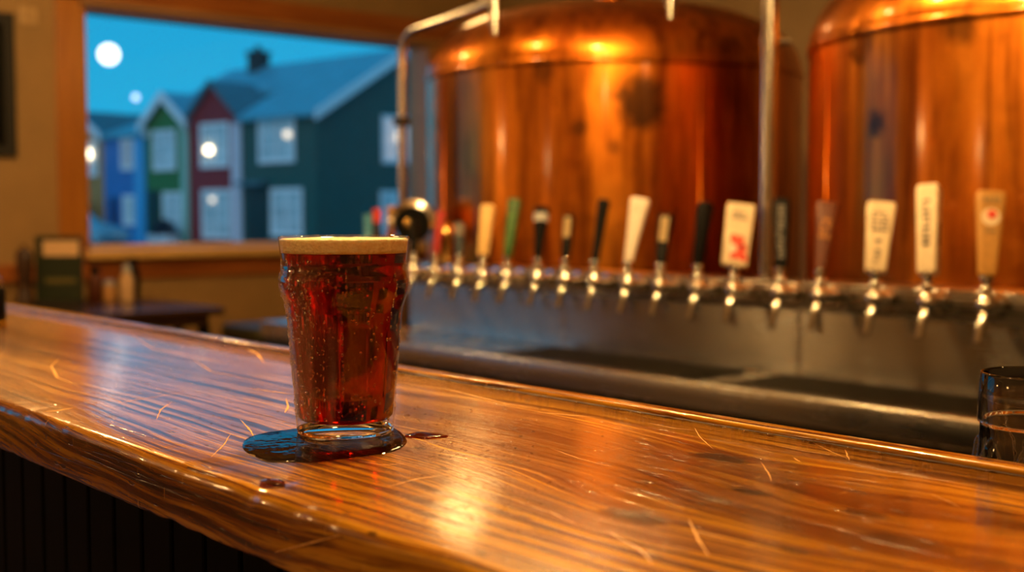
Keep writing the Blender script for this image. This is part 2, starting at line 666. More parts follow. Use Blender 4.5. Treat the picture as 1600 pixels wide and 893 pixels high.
# ------------------------------------------------------------------ THE ROOM
XW, XE, YS, YN, ZT = -2.2, 5.7, -2.6, 6.9, 2.9
T = 0.2
bm = BM(); box(bm, (XW - T, YS - T, -0.1), (XE + T, YN + T, 0)); struct('floor', bm, M['floor'], 'dark board floor of the bar room', 'floor')
bm = BM(); box(bm, (XW - T, YS - T, ZT), (XE + T, YN + T, ZT + 0.1)); struct('ceiling', bm, M['ceiling'], 'tan ceiling of the bar room', 'ceiling')
bm = BM(); box(bm, (XW - T, YS - T, 0), (XW, YN + T, ZT)); struct('wall_west', bm, M['tan'], 'tan wall on the drinkers side of the bar', 'wall')
bm = BM(); box(bm, (XE, YS - T, 0), (XE + T, YN + T, ZT)); struct('wall_east', bm, M['olive'], 'olive tan wall behind the copper tanks', 'wall')
bm = BM(); box(bm, (XW, YS - T, 0), (XE, YS, ZT)); struct('wall_south', bm, M['tan'], 'tan wall at the end of the bar', 'wall')
WX0, WX1, WZ0, WZ1 = 2.73, 5.22, 1.01, 2.42
VX0, VX1 = -1.9, 0.7
bm = BM()
box(bm, (XW, YN, 0), (VX0, YN + T, ZT))
box(bm, (VX1, YN, 0), (WX0, YN + T, ZT))
box(bm, (VX0, YN, 0), (VX1, YN + T, WZ0))
box(bm, (VX0, YN, WZ1), (VX1, YN + T, ZT))
box(bm, (WX1, YN, 0), (XE, YN + T, ZT))
box(bm, (WX0, YN, 0), (WX1, YN + T, WZ0))
box(bm, (WX0, YN, WZ1), (WX1, YN + T, ZT))
# shallow board joints under the window sill
struct('wall_north', bm, M['tan'], 'tan wall around the large window', 'wall')

bm = BM(); box(bm, (WX0, YN - 0.02, WZ0 + 0.02), (WX0 + 0.03, YN + T, WZ1 - 0.02), 0.004)
win = struct('window_1', bm, M['orange_wood'], 'large fixed window looking out on painted houses', 'window')
bm = BM(); box(bm, (WX1 - 0.03, YN - 0.02, WZ0 + 0.02), (WX1, YN + T, WZ1 - 0.02), 0.004); obj('window_jamb', bm, M['reveal_wood'], win)
bm = BM(); box(bm, (WX0, YN - 0.02, WZ1 - 0.03), (WX1, YN + T, WZ1), 0.004); obj('window_head', bm, M['reveal_wood'], win)
bm = BM(); box(bm, (WX0, YN + 0.10, WZ0 + 0.01), (WX1, YN + T, WZ0 + 0.035), 0.004); obj('window_bottom_rail', bm, M['sill_wood'], win)
bm = BM(); box(bm, (WX0 + 0.03, YN + 0.12, WZ0 + 0.03), (WX1 - 0.03, YN + 0.126, WZ1 - 0.03)); obj('window_pane', bm, M['pane'], win)
bm = BM(); box(bm, (WX0 - 0.02, YN - 0.13, WZ0 - 0.045), (WX1 + 0.12, YN + 0.10, WZ0 + 0.01), 0.008); obj('window_sill', bm, M['sill_wood'], win)
# a second window further along the same wall, outside the frame, seen only in reflections
bm = BM()
box(bm, (VX0, YN - .02, WZ0), (VX0 + .04, YN + T, WZ1)); box(bm, (VX1 - .04, YN - .02, WZ0), (VX1, YN + T, WZ1)); box(bm, (VX0 + .04, YN - .02, WZ0), (VX1 - .04, YN + T, WZ0 + .04)); box(bm, (VX0 + .04, YN - .02, WZ1 - .04), (VX1 - .04, YN + T, WZ1))
win2 = struct('window_2', bm, M['orange_wood'], 'second window further left along the window wall', 'window')
bm = BM(); box(bm, (VX0 + .04, YN + 0.12, WZ0 + 0.04), (VX1 - .04, YN + 0.126, WZ1 - 0.04)); obj('window_pane', bm, M['pane'], win2)
# casings, chair rail, header beam
bm = BM(); box(bm, (2.585, YN - 0.03, 0.965), (2.73, YN, WZ1 + 0.02), 0.005); struct('trim_1', bm, M['orange_wood'], 'orange wood casing on the left of the window', 'trim')
bm = BM(); box(bm, (WX1, YN - 0.03, 1.02), (WX1 + 0.12, YN, WZ1 + 0.02), 0.005); struct('trim_2', bm, M['reveal_wood'], 'wood casing on the right of the window', 'trim')
bm = BM(); box(bm, (2.585, YN - 0.06, WZ1 + 0.02), (XE, YN, WZ1 + 0.15), 0.006); struct('trim_3', bm, M['orange_wood_x'], 'red brown header board above the window', 'trim')
bm = BM(); box(bm, (XW, YN - 0.035, 0.845), (XE, YN, 0.945), 0.006); struct('trim_4', bm, M['orange_wood_x'], 'red brown rail along the wall under the window sill', 'trim')
bm = BM(); box(bm, (WX0 - 0.02, YN - 0.10, WZ1 - 0.012), (WX1 + 0.3, YN - 0.025, WZ1 + 0.018), 0.006); struct('trim_5', bm, M['reveal_wood'], 'pale brown strip along the window top', 'trim')

# ------------------------------------------------------------------ BAR COUNTER
BX0, BX1, BZ, BTH, BY0, BY1 = 0.367, 0.782, 1.05, 0.044, -0.9, 2.38
bar = thing('bar_counter', 'long varnished amber wood bar top with scratches, worn rounded front edge', 'bar counter', (0, 0, 0))
bm = BM()
# profile swept along Y; rounded worn front arris
prof = []
def arc(cx, cz, r, a0, a1, n):
    return [(cx + r * math.cos(math.radians(a0 + (a1 - a0) * k / n)), cz + r * math.sin(math.radians(a0 + (a1 - a0) * k / n))) for k in range(n + 1)]
prof += [(BX1, BZ - BTH), (BX1, BZ)]
prof += [(BX0 + 0.34, BZ), (BX0 + 0.26, BZ), (BX0 + 0.18, BZ), (BX0 + 0.10, BZ), (BX0 + 0.045, BZ)]
prof += arc(BX0 + 0.009, BZ - 0.009, 0.009, 90, 180, 6)
prof += [(BX0, BZ - 0.017), (BX0, BZ - 0.025), (BX0, BZ - 0.032)]
prof += arc(BX0 + 0.004, BZ - BTH + 0.004, 0.004, 180, 270, 3)
NY = 520
rows = []
for j in range(NY + 1):
    y = BY0 + (BY1 - BY0) * j / NY
    row = []
    for i, (x, z) in enumerate(prof):
        dx = dz = 0.0
        if x < BX0 + 0.012:
            w = noise.noise(Vector((y * 14, z * 30, 3.1))) * 0.0009 + noise.noise(Vector((y * 60, z * 120, 7.7))) * 0.00045
            dx += w
            if z > BZ - 0.012:
                c = noise.noise(Vector((y * 22, 0.3, 9.0)))
                c2 = noise.noise(Vector((y * 75, 1.3, 2.0)))
                chip = max(0, c - 0.30) * 0.006 + max(0, c2 - 0.38) * 0.004
                dx += chip
                dz -= chip * 0.9
            if z < BZ - BTH + 0.006:
                dz += max(0, noise.noise(Vector((y * 30, 5.3, 1.0))) - 0.25) * 0.004
        row.append(bm.verts.new((x + dx, y, z + dz)))
    rows.append(row)
nP = len(prof)
for a, b in zip(rows[:-1], rows[1:]):
    for i in range(nP):
        bm.faces.new((a[i], a[(i + 1) % nP], b[(i + 1) % nP], b[i]))
bm.faces.new(rows[0]); bm.faces.new(list(reversed(rows[-1])))
for f in bm.faces:
    f.smooth = True
# scratches: hair-thin strips lying on the varnish (pixel guides give their place on the top)
def scratch(pts, w):
    P = [onz(x, y, BZ) for x, y in pts]
    Q = []
    for i in range(len(P) - 1):
        for k in range(6):
            Q.append(P[i].lerp(P[i + 1], k / 6))
    Q.append(P[-1])
    vs = []
    for i, p in enumerate(Q):
        t = (Q[min(i + 1, len(Q) - 1)] - Q[max(i - 1, 0)]).normalized()
        s = Vector((-t.y, t.x, 0))
        f = math.sin(PI * (i + 0.35) / (len(Q) - 0.3)) * (0.7 + 0.6 * random.random())
        j = s * random.uniform(-0.0003, 0.0003)
        vs.append((bm.verts.new(p + s * w * f + j + UZ * 0.00012), bm.verts.new(p - s * w * f + j + UZ * 0.00012)))
    for a, b in zip(vs[:-1], vs[1:]):
        bm.faces.new((a[0], a[1], b[1], b[0])).material_index = 1
for pts, w in [
    ([(92, 560), (80, 572), (90, 590), (128, 604)], 0.0011), ([(66, 643), (92, 641), (114, 637)], 0.0016), ([(375, 655), (392, 673), (400, 688)], 0.0007),
    ([(330, 714), (350, 694), (360, 678)], 0.0005), ([(245, 655), (250, 640), (268, 628)], 0.0006), ([(150, 612), (190, 628), (240, 620), (290, 612)], 0.0005),
    ([(385, 545), (402, 552), (412, 566)], 0.0014), ([(390, 606), (430, 612), (460, 616)], 0.0011), ([(447, 622), (450, 635), (445, 645)], 0.0010),
    ([(606, 760), (650, 748), (700, 741)], 0.0006), ([(640, 600), (700, 608), (790, 630), (840, 636)], 0.0007), ([(835, 643), (890, 648), (940, 652)], 0.0006),
    ([(1075, 810), (1090, 840), (1108, 868)], 0.0007), ([(1190, 722), (1200, 738), (1206, 752)], 0.0004), ([(1210, 695), (1260, 705), (1310, 712)], 0.0005),
    ([(1265, 688), (1300, 706), (1325, 716)], 0.0003), ([(1320, 702), (1324, 712), (1328, 719)], 0.0004), ([(1240, 714), (1246, 719), (1252, 721)], 0.0004),
    ([(1085, 668), (1095, 684), (1115, 702)], 0.0003), ([(1450, 770), (1480, 782), (1500, 792)], 0.0003), ([(950, 830), (1000, 858), (1020, 880)], 0.0005),
    ([(1010, 660), (1050, 668), (1090, 673)], 0.0004), ([(680, 682), (720, 690), (770, 700)], 0.0003), ([(800, 780), (860, 800), (900, 818)], 0.0003),
    ([(860, 700), (905, 716), (960, 730)], 0.0003), ([(300, 560), (330, 580), (380, 590)], 0.0006), ([(200, 520), (240, 545), (300, 555)], 0.0006), ([(560, 720), (600, 726), (640, 724)], 0.0003),
]:
    scratch(pts, w)
# slash marks on the front edge
def face_scratch(p, q_, w, mi=1):
    a = onx(*p, BX0 - 0.0012); b = onx(*q_, BX0 - 0.0012)
    t = (b - a).normalized(); s = Vector((0, -t.z, t.y)) * w
    v = [bm.verts.new(a + s * .3), bm.verts.new(a.lerp(b, .5) + s), bm.verts.new(b), bm.verts.new(a.lerp(b, .5) - s), bm.verts.new(a - s * .3)]
    bm.faces.new(v).material_index = mi
face_scratch((430, 862), (545, 832), 0.0006)
top = obj('bar_top', bm, [M['bar'], M['scratch']], bar)
# raised strip along the rear edge with a dark wet groove in front of it
bm = BM(); box(bm, (BX1 - 0.016, BY0, BZ - 0.003), (BX1 + 0.004, BY1, BZ + 0.0045), 0.003, 3); obj('edge_strip', bm, M['bar'], bar, True, 50)
bm = BM(); box(bm, (BX1 - 0.0205, BY0, BZ - 0.002), (BX1 - 0.016, BY1, BZ + 0.0006)); obj('groove', bm, M['bar_dark'], bar)
# black board front under the overhang
bm = BM()
yb = BY0 + 0.02
while yb < BY1 - 0.12:
    box(bm, (BX0 + 0.07, yb, 0.0), (BX0 + 0.088, yb + 0.055, BZ - BTH), 0.003)
    yb += 0.0585
box(bm, (BX0 + 0.085, BY0 + 0.02, 0.0), (BX0 + 0.11, BY1 - 0.06, BZ - BTH))
obj('front_boarding', bm, M['black_wood'], bar)
bm = BM(); box(bm, (BX0 + 0.11, BY1 - 0.12, 0), (BX1 - 0.06, BY1 - 0.06, BZ - BTH)); obj('end_panel', bm, M['black_wood'], bar)
bm = BM(); box(bm, (BX0 + 0.11, BY0 + .02, 0), (BX1 - 0.06, BY0 + 0.08, BZ - BTH)); obj('end_panel', bm, M['black_wood'], bar)
bm = BM(); box(bm, (BX0 + 0.11, BY0 + 0.08, 0.965), (0.93, BY1 - 0.12, 0.995), 0.003); obj('rear_ledge', bm, M['black_wood'], bar)
# water beads lying in the groove
bm = BM()
for k in range(170):
    y = random.choice([random.uniform(0.38, 0.75), random.uniform(0.7, 1.15), random.uniform(0.3, 1.9)])
    r = random.uniform(0.0009, 0.0024)
    ball(bm, (BX1 - 0.0215 + random.uniform(-0.002, 0.001), y, BZ + 0.0003), r, (1, 1.5, 0.55), 8, 6)
wb = obj('water_beads', bm, M['drop'], bar, True); wb['kind'] = 'stuff'

# ------------------------------------------------------------------ PINT OF ALE
G = onz(540, 674, BZ)
px = 0.0005016
pint = thing('pint_of_beer', 'bulge-sided pint glass of dark red ale with cream foam on the bar', 'glass of beer', (G.x, G.y, BZ))
outer = [(0.0, 0.0015), (0.030, 0.0012), (0.0355, 0.0), (0.0372, 0.0012), (0.0378, 0.004), (0.0386, 0.014), (0.0398, 0.034), (0.0420, 0.057), (0.0434, 0.078), (0.0446, 0.093), (0.0455, 0.098), (0.0469, 0.1035), (0.0490, 0.109),
         (0.0503, 0.1140), (0.0507, 0.1175), (0.0503, 0.1215), (0.0492, 0.1255), (0.0484, 0.1295), (0.0485, 0.134), (0.0492, 0.1395), (0.0501, 0.147), (0.0507, 0.1523)]
inner = []
TH = 0.0011
for (r, z) in outer[5:]:
    inner.append((r - TH - (0.0006 if z < 0.03 else 0), z))
prof = outer + [(0.0505, 0.1531), (0.0496, 0.1535), (0.0488, 0.1529)] + [(r, z) for r, z in reversed(inner[:-1])] + [(0.0342, 0.0112), (0.030, 0.0104), (0.0, 0.0104)]
bm = BM(); lathe(bm, prof, 96)
for f in bm.faces:
    if all(v.co.z < 0.0125 for v in f.verts):
        f.material_index = 1
obj('glass', bm, [M['pint'], M['clear_glass']], pint, True)
def inner_r(z):
    p = [(0.0342, 0.0112)] + inner
    for (r0, z0), (r1, z1) in zip(p[:-1], p[1:]):
        if z0 <= z <= z1:
            return r0 + (r1 - r0) * (z - z0) / (z1 - z0)
    return p[-1][0]
OV = 0.00025
ZF = 0.1405
zs = [0.0112, 0.0136] + [z for (r, z) in inner if 0.014 <= z < ZF] + [ZF]
bp = [(0.0, 0.0104 - OV), (0.030, 0.0104 - OV)] + [(inner_r(z) + OV, z) for z in zs] + [(0.0, ZF)]
bm = BM(); lathe(bm, bp, 96); obj('beer', bm, M['beer'], pint, True, 60)
bm = BM()
fp = [(0.0, ZF + 0.0001), (inner_r(ZF) + 0.0002, ZF + 0.0001)] + [(inner_r(z) + 0.0002, z) for z in (0.143, 0.146, 0.149, 0.1508)]
fp += [(0.0470, 0.1516), (0.042, 0.1514), (0.034, 0.1519), (0.025, 0.1516), (0.015, 0.1518), (0.007, 0.1516), (0.0, 0.1517)]
lathe(bm, fp, 96)
for v in bm.verts:
    if v.co.z > 0.1512:
        v.co.z += noise.noise(v.co * 160) * 0.0007 + noise.noise(v.co * 420) * 0.0004
obj('foam', bm, M['foam'], pint, True)
# condensation drops and runs on the outside
def outer_r(z):
    p = outer[3:]
    for (r0, z0), (r1, z1) in zip(p[:-1], p[1:]):
        if z0 <= z <= z1:
            return r0 + (r1 - r0) * (z - z0) / (z1 - z0)
    return p[-1][0]
bm = BM()
cam_a = math.atan2(-G.y, -G.x)
for k in range(700):
    a = cam_a + random.uniform(-1.7, 1.7)
    if random.random() < 0.45:
        a = cam_a + random.uniform(-1.7, -0.5)
    z = random.uniform(0.012, 0.136)
    r = random.choice([0.00035, 0.00045, 0.0006, 0.0008, 0.0012]) * random.uniform(0.8, 1.2)
    R_ = outer_r(z)
    M4 = Matrix.Translation((R_ * math.cos(a), R_ * math.sin(a), z)) @ Matrix.Rotation(a, 4, 'Z') @ Matrix.Diagonal((0.5 * r, r, 1.15 * r, 1))
    ellipsoid(bm, M4)
for da, z0, z1 in [(-0.02, 0.112, 0.036), (0.03, 0.128, 0.100), (-0.95, 0.132, 0.07), (-0.62, 0.125, 0.045), (-1.15, 0.11, 0.02), (0.9, 0.12, 0.08), (-0.35, 0.09, 0.03)]:
    a = cam_a + da
    z = z0
    while z > z1:
        R_ = outer_r(z)
        r = random.uniform(0.0006, 0.0011)
        M4 = Matrix.Translation((R_ * math.cos(a), R_ * math.sin(a), z)) @ Matrix.Rotation(a, 4, 'Z') @ Matrix.Diagonal((0.45 * r, r, 1.6 * r, 1))
        ellipsoid(bm, M4)
        z -= random.uniform(0.002, 0.009)
        a += random.uniform(-0.012, 0.012)
cd = obj('condensation', bm, M['clear_glass'], pint, True); cd['kind'] = 'stuff'

# puddle under the glass
def pool(name, pix, m, label, h=0.0007, cat='puddle', group=None):
    P = [onz(x, y, BZ) for x, y in pix]
    c = sum(P, Vector()) / len(P)
    # smooth closed outline (Catmull-Rom)
    out = []
    n = len(P)
    for i in range(n):
        p0, p1, p2, p3 = P[i - 1], P[i], P[(i + 1) % n], P[(i + 2) % n]
        for k in range(6):
            t = k / 6
            out.append(0.5 * ((2 * p1) + (p2 - p0) * t + (2 * p0 - 5 * p1 + 4 * p2 - p3) * t * t + (3 * p1 - p0 - 3 * p2 + p3) * t ** 3))
    bm = BM()
    rings = []
    for s, z in ((1.0, 0.0001), (0.985, h * 0.6), (0.94, h), (0.6, h), (0.3, h)):
        rings.append([bm.verts.new((c.x + (p.x - c.x) * s, c.y + (p.y - c.y) * s, BZ + z)) for p in out])
    mid = bm.verts.new((c.x, c.y, BZ + h))
    m_ = len(out)
    for a, b in zip(rings[:-1], rings[1:]):
        for k in range(m_):
            bm.faces.new((a[k], a[(k + 1) % m_], b[(k + 1) % m_], b[k]))
    for k in range(m_):
        bm.faces.new((rings[-1][k], rings[-1][(k + 1) % m_], mid))
    o = obj(name, bm, m, None, True)
    return tag(o, label, cat, group)


pool('ale_puddle', [(379, 698), (382, 688), (396, 680), (424, 674), (455, 670), (500, 664), (560, 662), (612, 667), (634, 684), (632, 696), (612, 706), (575, 712), (540, 716), (500, 722), (462, 722), (425, 722), (410, 719), (398, 713), (386, 707)], M['puddle'],
     'dark wet puddle spread around the base of the pint glass')
pool('ale_drop', [(405, 754), (420, 750), (440, 752), (446, 757), (436, 760), (415, 759)], M['amber_drop'], 'small amber spill near the worn front edge of the bar', 0.0014, 'spill')
pool('ale_drop', [(632, 681), (655, 676), (685, 678), (700, 682), (672, 685), (645, 684)], M['amber_drop'], 'thin amber spill just right of the pint glass', 0.0012, 'spill')
# scattered droplets on the varnish
bm = BM()
for k in range(420):
    if k < 250:
        x_, y_ = random.uniform(630, 850), random.uniform(590, 720)
    elif k < 340:
        x_, y_ = random.uniform(640, 860), random.uniform(740, 860)
    else:
        x_, y_ = random.uniform(130, 1300), random.uniform(600, 800)
    p = onz(x_, y_, BZ)
    if p.x < BX0 + 0.02 or p.x > BX1 - 0.03 or (p - G).xy.length < 0.05:
        continue
    r = random.uniform(0.0004, 0.0013)
    ball(bm, (p.x, p.y, BZ), r, (1, 1.2, 0.5), 8, 6)
tag(obj('water_droplets', bm, M['drop'], None, True), 'scatter of tiny water droplets on the varnished bar top', 'droplets', None, 'stuff')

# empty flared glass behind the bar at the right
EG = Vector((0.855, 0.855 * 0.4305 / 0.9025, 0.9955))
eg_h = 0.1115
def eg_fun(r, z, a):
    # eight thumb facets round the lower half
    if r > 0.036 and z < 0.075:
        c = abs(math.cos(4 * a))
        zt = 0.014 + 0.052 * c ** 0.55
        k = max(0.0, min(1.0, (zt - z) / 0.007))
        k = k * k * (3 - 2 * k)
        return r * (0.955 + 0.085 * k * (0.5 + 0.5 * c))
    return r
def prof_at(p, z):
    for (r0, z0), (r1, z1) in zip(p[:-1], p[1:]):
        if z0 <= z <= z1:
            return r0 + (r1 - r0) * (z - z0) / (z1 - z0)
    return p[-1][0]
ep = [(0.0508, 0.003), (0.0500, 0.012), (0.0482, 0.024), (0.0452, 0.036), (0.0426, 0.045), (0.0412, 0.053), (0.0406, 0.060), (0.0404, 0.068), (0.0404, 0.080), (0.0400, 0.095), (0.0392, 0.1095)]
eo = [(0.0, 0.003), (0.043, 0.002), (0.0492, 0.0)] + [(prof_at(ep, 0.003 + 0.0015 * k), 0.003 + 0.0015 * k) for k in range(52)] + [(0.0404, 0.084), (0.0400, 0.095), (0.0392, 0.1095)]
ei = [(0.0386, 0.1108), (0.0378, 0.1112), (0.0371, 0.1100), (0.0376, 0.095), (0.0380, 0.080), (0.0377, 0.068), (0.0362, 0.060), (0.0355, 0.052), (0.0352, 0.042), (0.0350, 0.032), (0.034, 0.024), (0.030, 0.020), (0.0, 0.019)]
eg = thing('empty_glass', 'empty clear glass with faceted flared foot behind the rear edge of the bar', 'glass', EG, 0.35)
bm = BM(); lathe(bm, eo + ei, 192, rfun=lambda r, z, a: eg_fun(r, z, a)); obj('glass_body', bm, M['clear_glass'], eg, True)

# black bottle at the far end of the bar, just in the frame's left edge
p = onz(-10, 500, BZ)
b = thing('bottle', 'small black bottle at the far end of the bar top', 'bottle', p)
bm = BM(); lathe(bm, [(0.0, 0), (0.017, 0), (0.019, 0.003), (0.019, 0.045), (0.017, 0.052), (0.0, 0.052)], 24); obj('bottle_body', bm, M['black'], b, True, 40)
bm = BM(); lathe(bm, [(0.0, 0.052), (0.013, 0.052), (0.015, 0.055), (0.015, 0.066), (0.009, 0.074), (0.0, 0.075)], 24); obj('bottle_cap', bm, M['chrome'], b, True, 40)

# ------------------------------------------------------------------ BACK COUNTER, DRIP TRAY, TAP RAIL
RX, RZ0, RZ1, RYE = 2.485, 0.985, 1.058, 3.40
YE = 0.35
cab = thing('back_counter', 'black back counter under the steel drip tray', 'counter', (0, 0, 0))
bm = BM(); box(bm, (2.24, YE, 0.08), (2.58, 3.98, 0.77), 0.004); box(bm, (2.27, YE, 0.0), (2.56, 3.98, 0.08)); obj('cabinet', bm, M['black_matte'], cab)
bm = BM(); box(bm, (2.24, 3.43, 0.772), (2.58, 4.0, 0.828), 0.004); obj('worktop', bm, M['steel'], cab)
for y in (1.4, 2.1, 2.8, 3.5):
    bm = BM(); tube(bm, [(2.238, y, 0.45), (2.222, y, 0.45), (2.222, y, 0.62), (2.238, y, 0.62)], 0.005, 8); obj('handle', bm, M['chrome'], cab, True)

tray = thing('drip_tray', 'long brushed steel drip tray below the row of taps', 'drip tray', (0, 0, 0))
bm = BM()
box(bm, (2.15, YE, 0.772), (2.478, RYE + 0.02, 0.822), 0.003)
box(bm, (2.135, YE, 0.774), (2.165, RYE + 0.02, 0.836), 0.006, 3)
obj('tray_pan', bm, M['steel'], tray, True, 40)
def grate(y0, y1, x0=2.20, x1=2.445):
    bm = BM()
    box(bm, (x0, y0, 0.8225), (x1, y1, 0.8255))
    y = y0 + 0.006
    while y < y1 - 0.006:
        box(bm, (x0 + 0.01, y, 0.8255), (x1 - 0.01, y + 0.004, 0.831))
        y += 0.012
    box(bm, (x0, y0, 0.8255), (x0 + 0.01, y1, 0.832)); box(bm, (x1 - 0.01, y0, 0.8255), (x1, y1, 0.832))
    obj('drip_grate', bm, M['grate'], tray)
grate(1.92, 2.62); grate(0.5, 1.80)
rail = thing('tap_rail', 'steel tap rail and tall brushed steel splash panel carrying the beer taps', 'tap rail', (0, 0, 0))
bm = BM(); box(bm, (2.485, YE, 0.822), (2.497, RYE, RZ0), 0.001); pnl = obj('splash_panel', bm, M['steel_panel'], rail)
uv = pnl.data.uv_layers.new(name='UVMap')
for lp in pnl.data.loops:
    c_ = pnl.data.vertices[lp.vertex_index].co
    uv.data[lp.index].uv = (c_.y, c_.z)
bm = BM(); box(bm, (RX - 0.008, YE, RZ0), (RX + 0.10, RYE + 0.012, RZ1), 0.012, 4); obj('rail_body', bm, M['rail_steel'], rail, True, 40)
bm = BM()
bm.free()
for y in (0.9, 1.78, 2.62):
    bm = BM(); box(bm, (2.4835, y, 0.825), (2.4855, y + 0.012, RZ0 - 0.002)); obj('panel_seam', bm, M['steel'], rail)

# ---- taps
def col(name, c, rough=0.5, **kw):
    M[name] = simple(name, c, rough, 0, 0.12, 60, **kw)
    return M[name]
col('lacquer_red', (0.36, 0.012, 0.012)); col('petrol_blue', (0.01, 0.03, 0.05)); col('cream_yellow', (0.78, 0.52, 0.20)); col('leaf_green', (0.035, 0.11, 0.018))
col('ivory', (0.80, 0.66, 0.45)); col('white_wood', (0.80, 0.72, 0.62)); col('chestnut', (0.11, 0.022, 0.004)); col('gold_tan', (0.50, 0.25, 0.05)); col('ink', (0.03, 0.025, 0.03)); col('grey_ink', (0.16, 0.15, 0.14))
col('red_ink', (0.70, 0.06, 0.03)); col('amber_ink', (0.45, 0.17, 0.015)); col('wood_side', (0.58, 0.30, 0.10)); col('pale_green', (0.10, 0.26, 0.06)); col('gold_ink', (0.30, 0.20, 0.07)); col('pale_grey', (0.40, 0.42, 0.45))

# canonical faucet in local space: origin = body centre, -X = forward
def faucet_meshes():
    out = {}
    bm = BM()
    lathe(bm, [(0.0, -0.020), (0.012, -0.020), (0.016, -0.012), (0.0205, -0.004), (0.0215, 0.004), (0.019, 0.012), (0.013, 0.019), (0.010, 0.024), (0.0, 0.024)], 32)
    out['faucet_body'] = bm
    bm = BM()
    lathe(bm, [(0.0, 0.024), (0.0075, 0.024), (0.0085, 0.028), (0.0135, 0.031), (0.0145, 0.036), (0.013, 0.041), (0.009, 0.044), (0.0095, 0.048), (0.0125, 0.052), (0.0135, 0.060), (0.012, 0.064), (0.0, 0.064)], 32)
    out['ferrule'] = bm
    bm = BM()
    tube(bm, [(-0.002, 0, -0.010), (-0.010, 0, -0.022), (-0.018, 0, -0.036), (-0.026, 0, -0.056), (-0.033, 0, -0.077)], [0.0105, 0.0105, 0.0095, 0.0088, 0.0092], 20)
    out['spout'] = bm
    bm = BM()
    rot = Matrix.Rotation(PI / 2, 4, 'Y')
    lathe(bm, [(0.0, 0.012), (0.0125, 0.012), (0.0125, 0.026), (0.0185, 0.027), (0.0185, 0.040), (0.0145, 0.041), (0.0145, 0.052), (0.026, 0.053), (0.027, 0.0565), (0.0, 0.0565)], 32, mat=rot)
    out['shank'] = bm
    return out
first = {}
for k, bm in faucet_meshes().items():
    o = obj(k, bm, M['chrome'], None, True, 40)
    first[k] = o
used_first = [False]
BXC, BZC = 2.42, 1.028

def glyph_block(bm, w, h, lines, mi, xoff, rng, y0=0.0):
    """rows of blurred illegible strokes on the front (-x) face"""
    for i in range(lines):
        z = y0 + h * (i + 0.5) / lines
        n = rng.randint(3, 5)
        for j in range(n):
            if rng.random() < 0.12:
                continue
            a = -w / 2 + w * j / n
            box(bm, (xoff - 0.0008, a + w / n * 0.12, z - h / lines * 0.32), (xoff + 0.0004, a + w / n * 0.85, z + h / lines * 0.3), mi=mi)


def tap(tip, top, label, build, face=0.62, tw=0.0):
    d = ray(*tip)
    Xt = BXC - 0.033
    y = Xt * d.y / d.x
    c = Vector((BXC, y, BZC))
    root = thing('beer_tap', label, 'beer tap', c, 0, 'beer taps along the steel rail')
    for k, o in first.items():
        q = o if not used_first[0] else o.copy()
        if used_first[0]:
            COL.objects.link(q)
        q.parent = root
    used_first[0] = True
    base = Vector((0.001, 0, 0.0635))
    T3 = onx(*top, BXC + 0.05) - c
    ax = T3 - base
    L = ax.length
    ax.normalize()
    fr = Vector((-math.cos(face), -math.sin(face), 0))
    xx = -(fr - ax * fr.dot(ax)).normalized()      # local +x is away from the viewer; front face is -x
    yy = ax.cross(xx)
    Mx = Matrix((( xx.x, yy.x, ax.x, base.x), (xx.y, yy.y, ax.y, base.y), (xx.z, yy.z, ax.z, base.z), (0, 0, 0, 1)))
    parts = build(L)
    h = None
    for (nm, bm, m) in parts:
        o = obj(nm, bm, m, None, True, 35)
        if h is None:
            h = o
            o.parent = root
            o.matrix_local = Mx
        else:
            o.parent = h
    return root


def pt_w(pixw, depth):
    return pixw * depth / FPX


def H(secs, m, power=2.0, extra=None, n=40):
    """secs as fractions of the length"""
    def f(L):
        bm = BM(); loft(bm, [(s[0] * L,) + tuple(s[1:]) for s in secs], n, power)
        r = [('handle', bm, m)]
        if extra:
            r += extra(L)
        return r
    return f


rng = random.Random(3)
# 1 black handle half hidden by the pint glass
tap((634, 452), (647, 345), 'beer tap with black handle just behind the pint glass rim', H([(0, .008, .008), (.1, .011, .011), (.7, .015, .015), (.95, .016, .016), (1, .012, .012)], M['black']))
tap((668, 462), (690, 330), 'beer tap with slim red handle', H([(0, .009, .009), (.06, .011, .011), (.5, .013, .013), (.95, .0145, .0145), (1, .011, .011)], M['lacquer_red'], 3))
def e_blue(L):
    bm = BM(); loft(bm, [(L * .55, .0155, .0155), (L * .93, .0175, .0175)], 32, 3); return [('handle_label', bm, M['grey_ink'])]
tap((705, 465), (718, 350), 'beer tap with short dark petrol blue handle', H([(0, .010, .010), (.08, .013, .013), (.5, .0145, .0145), (.95, .0175, .0175), (1, .014, .014)], M['petrol_blue'], 3, e_blue))
tap((742, 468), (763, 322), 'beer tap with plain cream yellow handle', H([(0, .013, .015), (.03, .016, .018), (.6, .018, .020), (.96, .0205, .0225), (1, .017, .019)], M['cream_yellow'], 4))
def e_green(L):
    bm = BM(); glyph_block(bm, .022, L * .62, 12, 0, -.0185, rng, L * .12); return [('handle_label', bm, M['pale_green'])]
tap((780, 472), (805, 312), 'beer tap with long bottle green handle', H([(0, .011, .011), (.05, .014, .014), (.5, .017, .017), (.95, .0205, .0205), (1, .017, .017)], M['leaf_green'], 4, e_green))
def e_cap(L):
    bm = BM(); loft(bm, [(L * .70, .0215, .0215), (L * .86, .0232, .0232)], 32, 2.5); return [('handle_band', bm, M['pale_grey'])]
tap((827, 473), (847, 325), 'beer tap with flared black handle and grey band near its top', H([(0, .010, .010), (.1, .012, .012), (.55, .0175, .0175), (.7, .021, .021), (.95, .023, .023), (1, .019, .019)], M['black'], 2.5, e_cap))
def e_lab(L):
    bm = BM(); box(bm, (-.0165, -.010, L * .45), (-.0148, .010, L * .92)); return [('handle_label', bm, M['gold_ink'])]
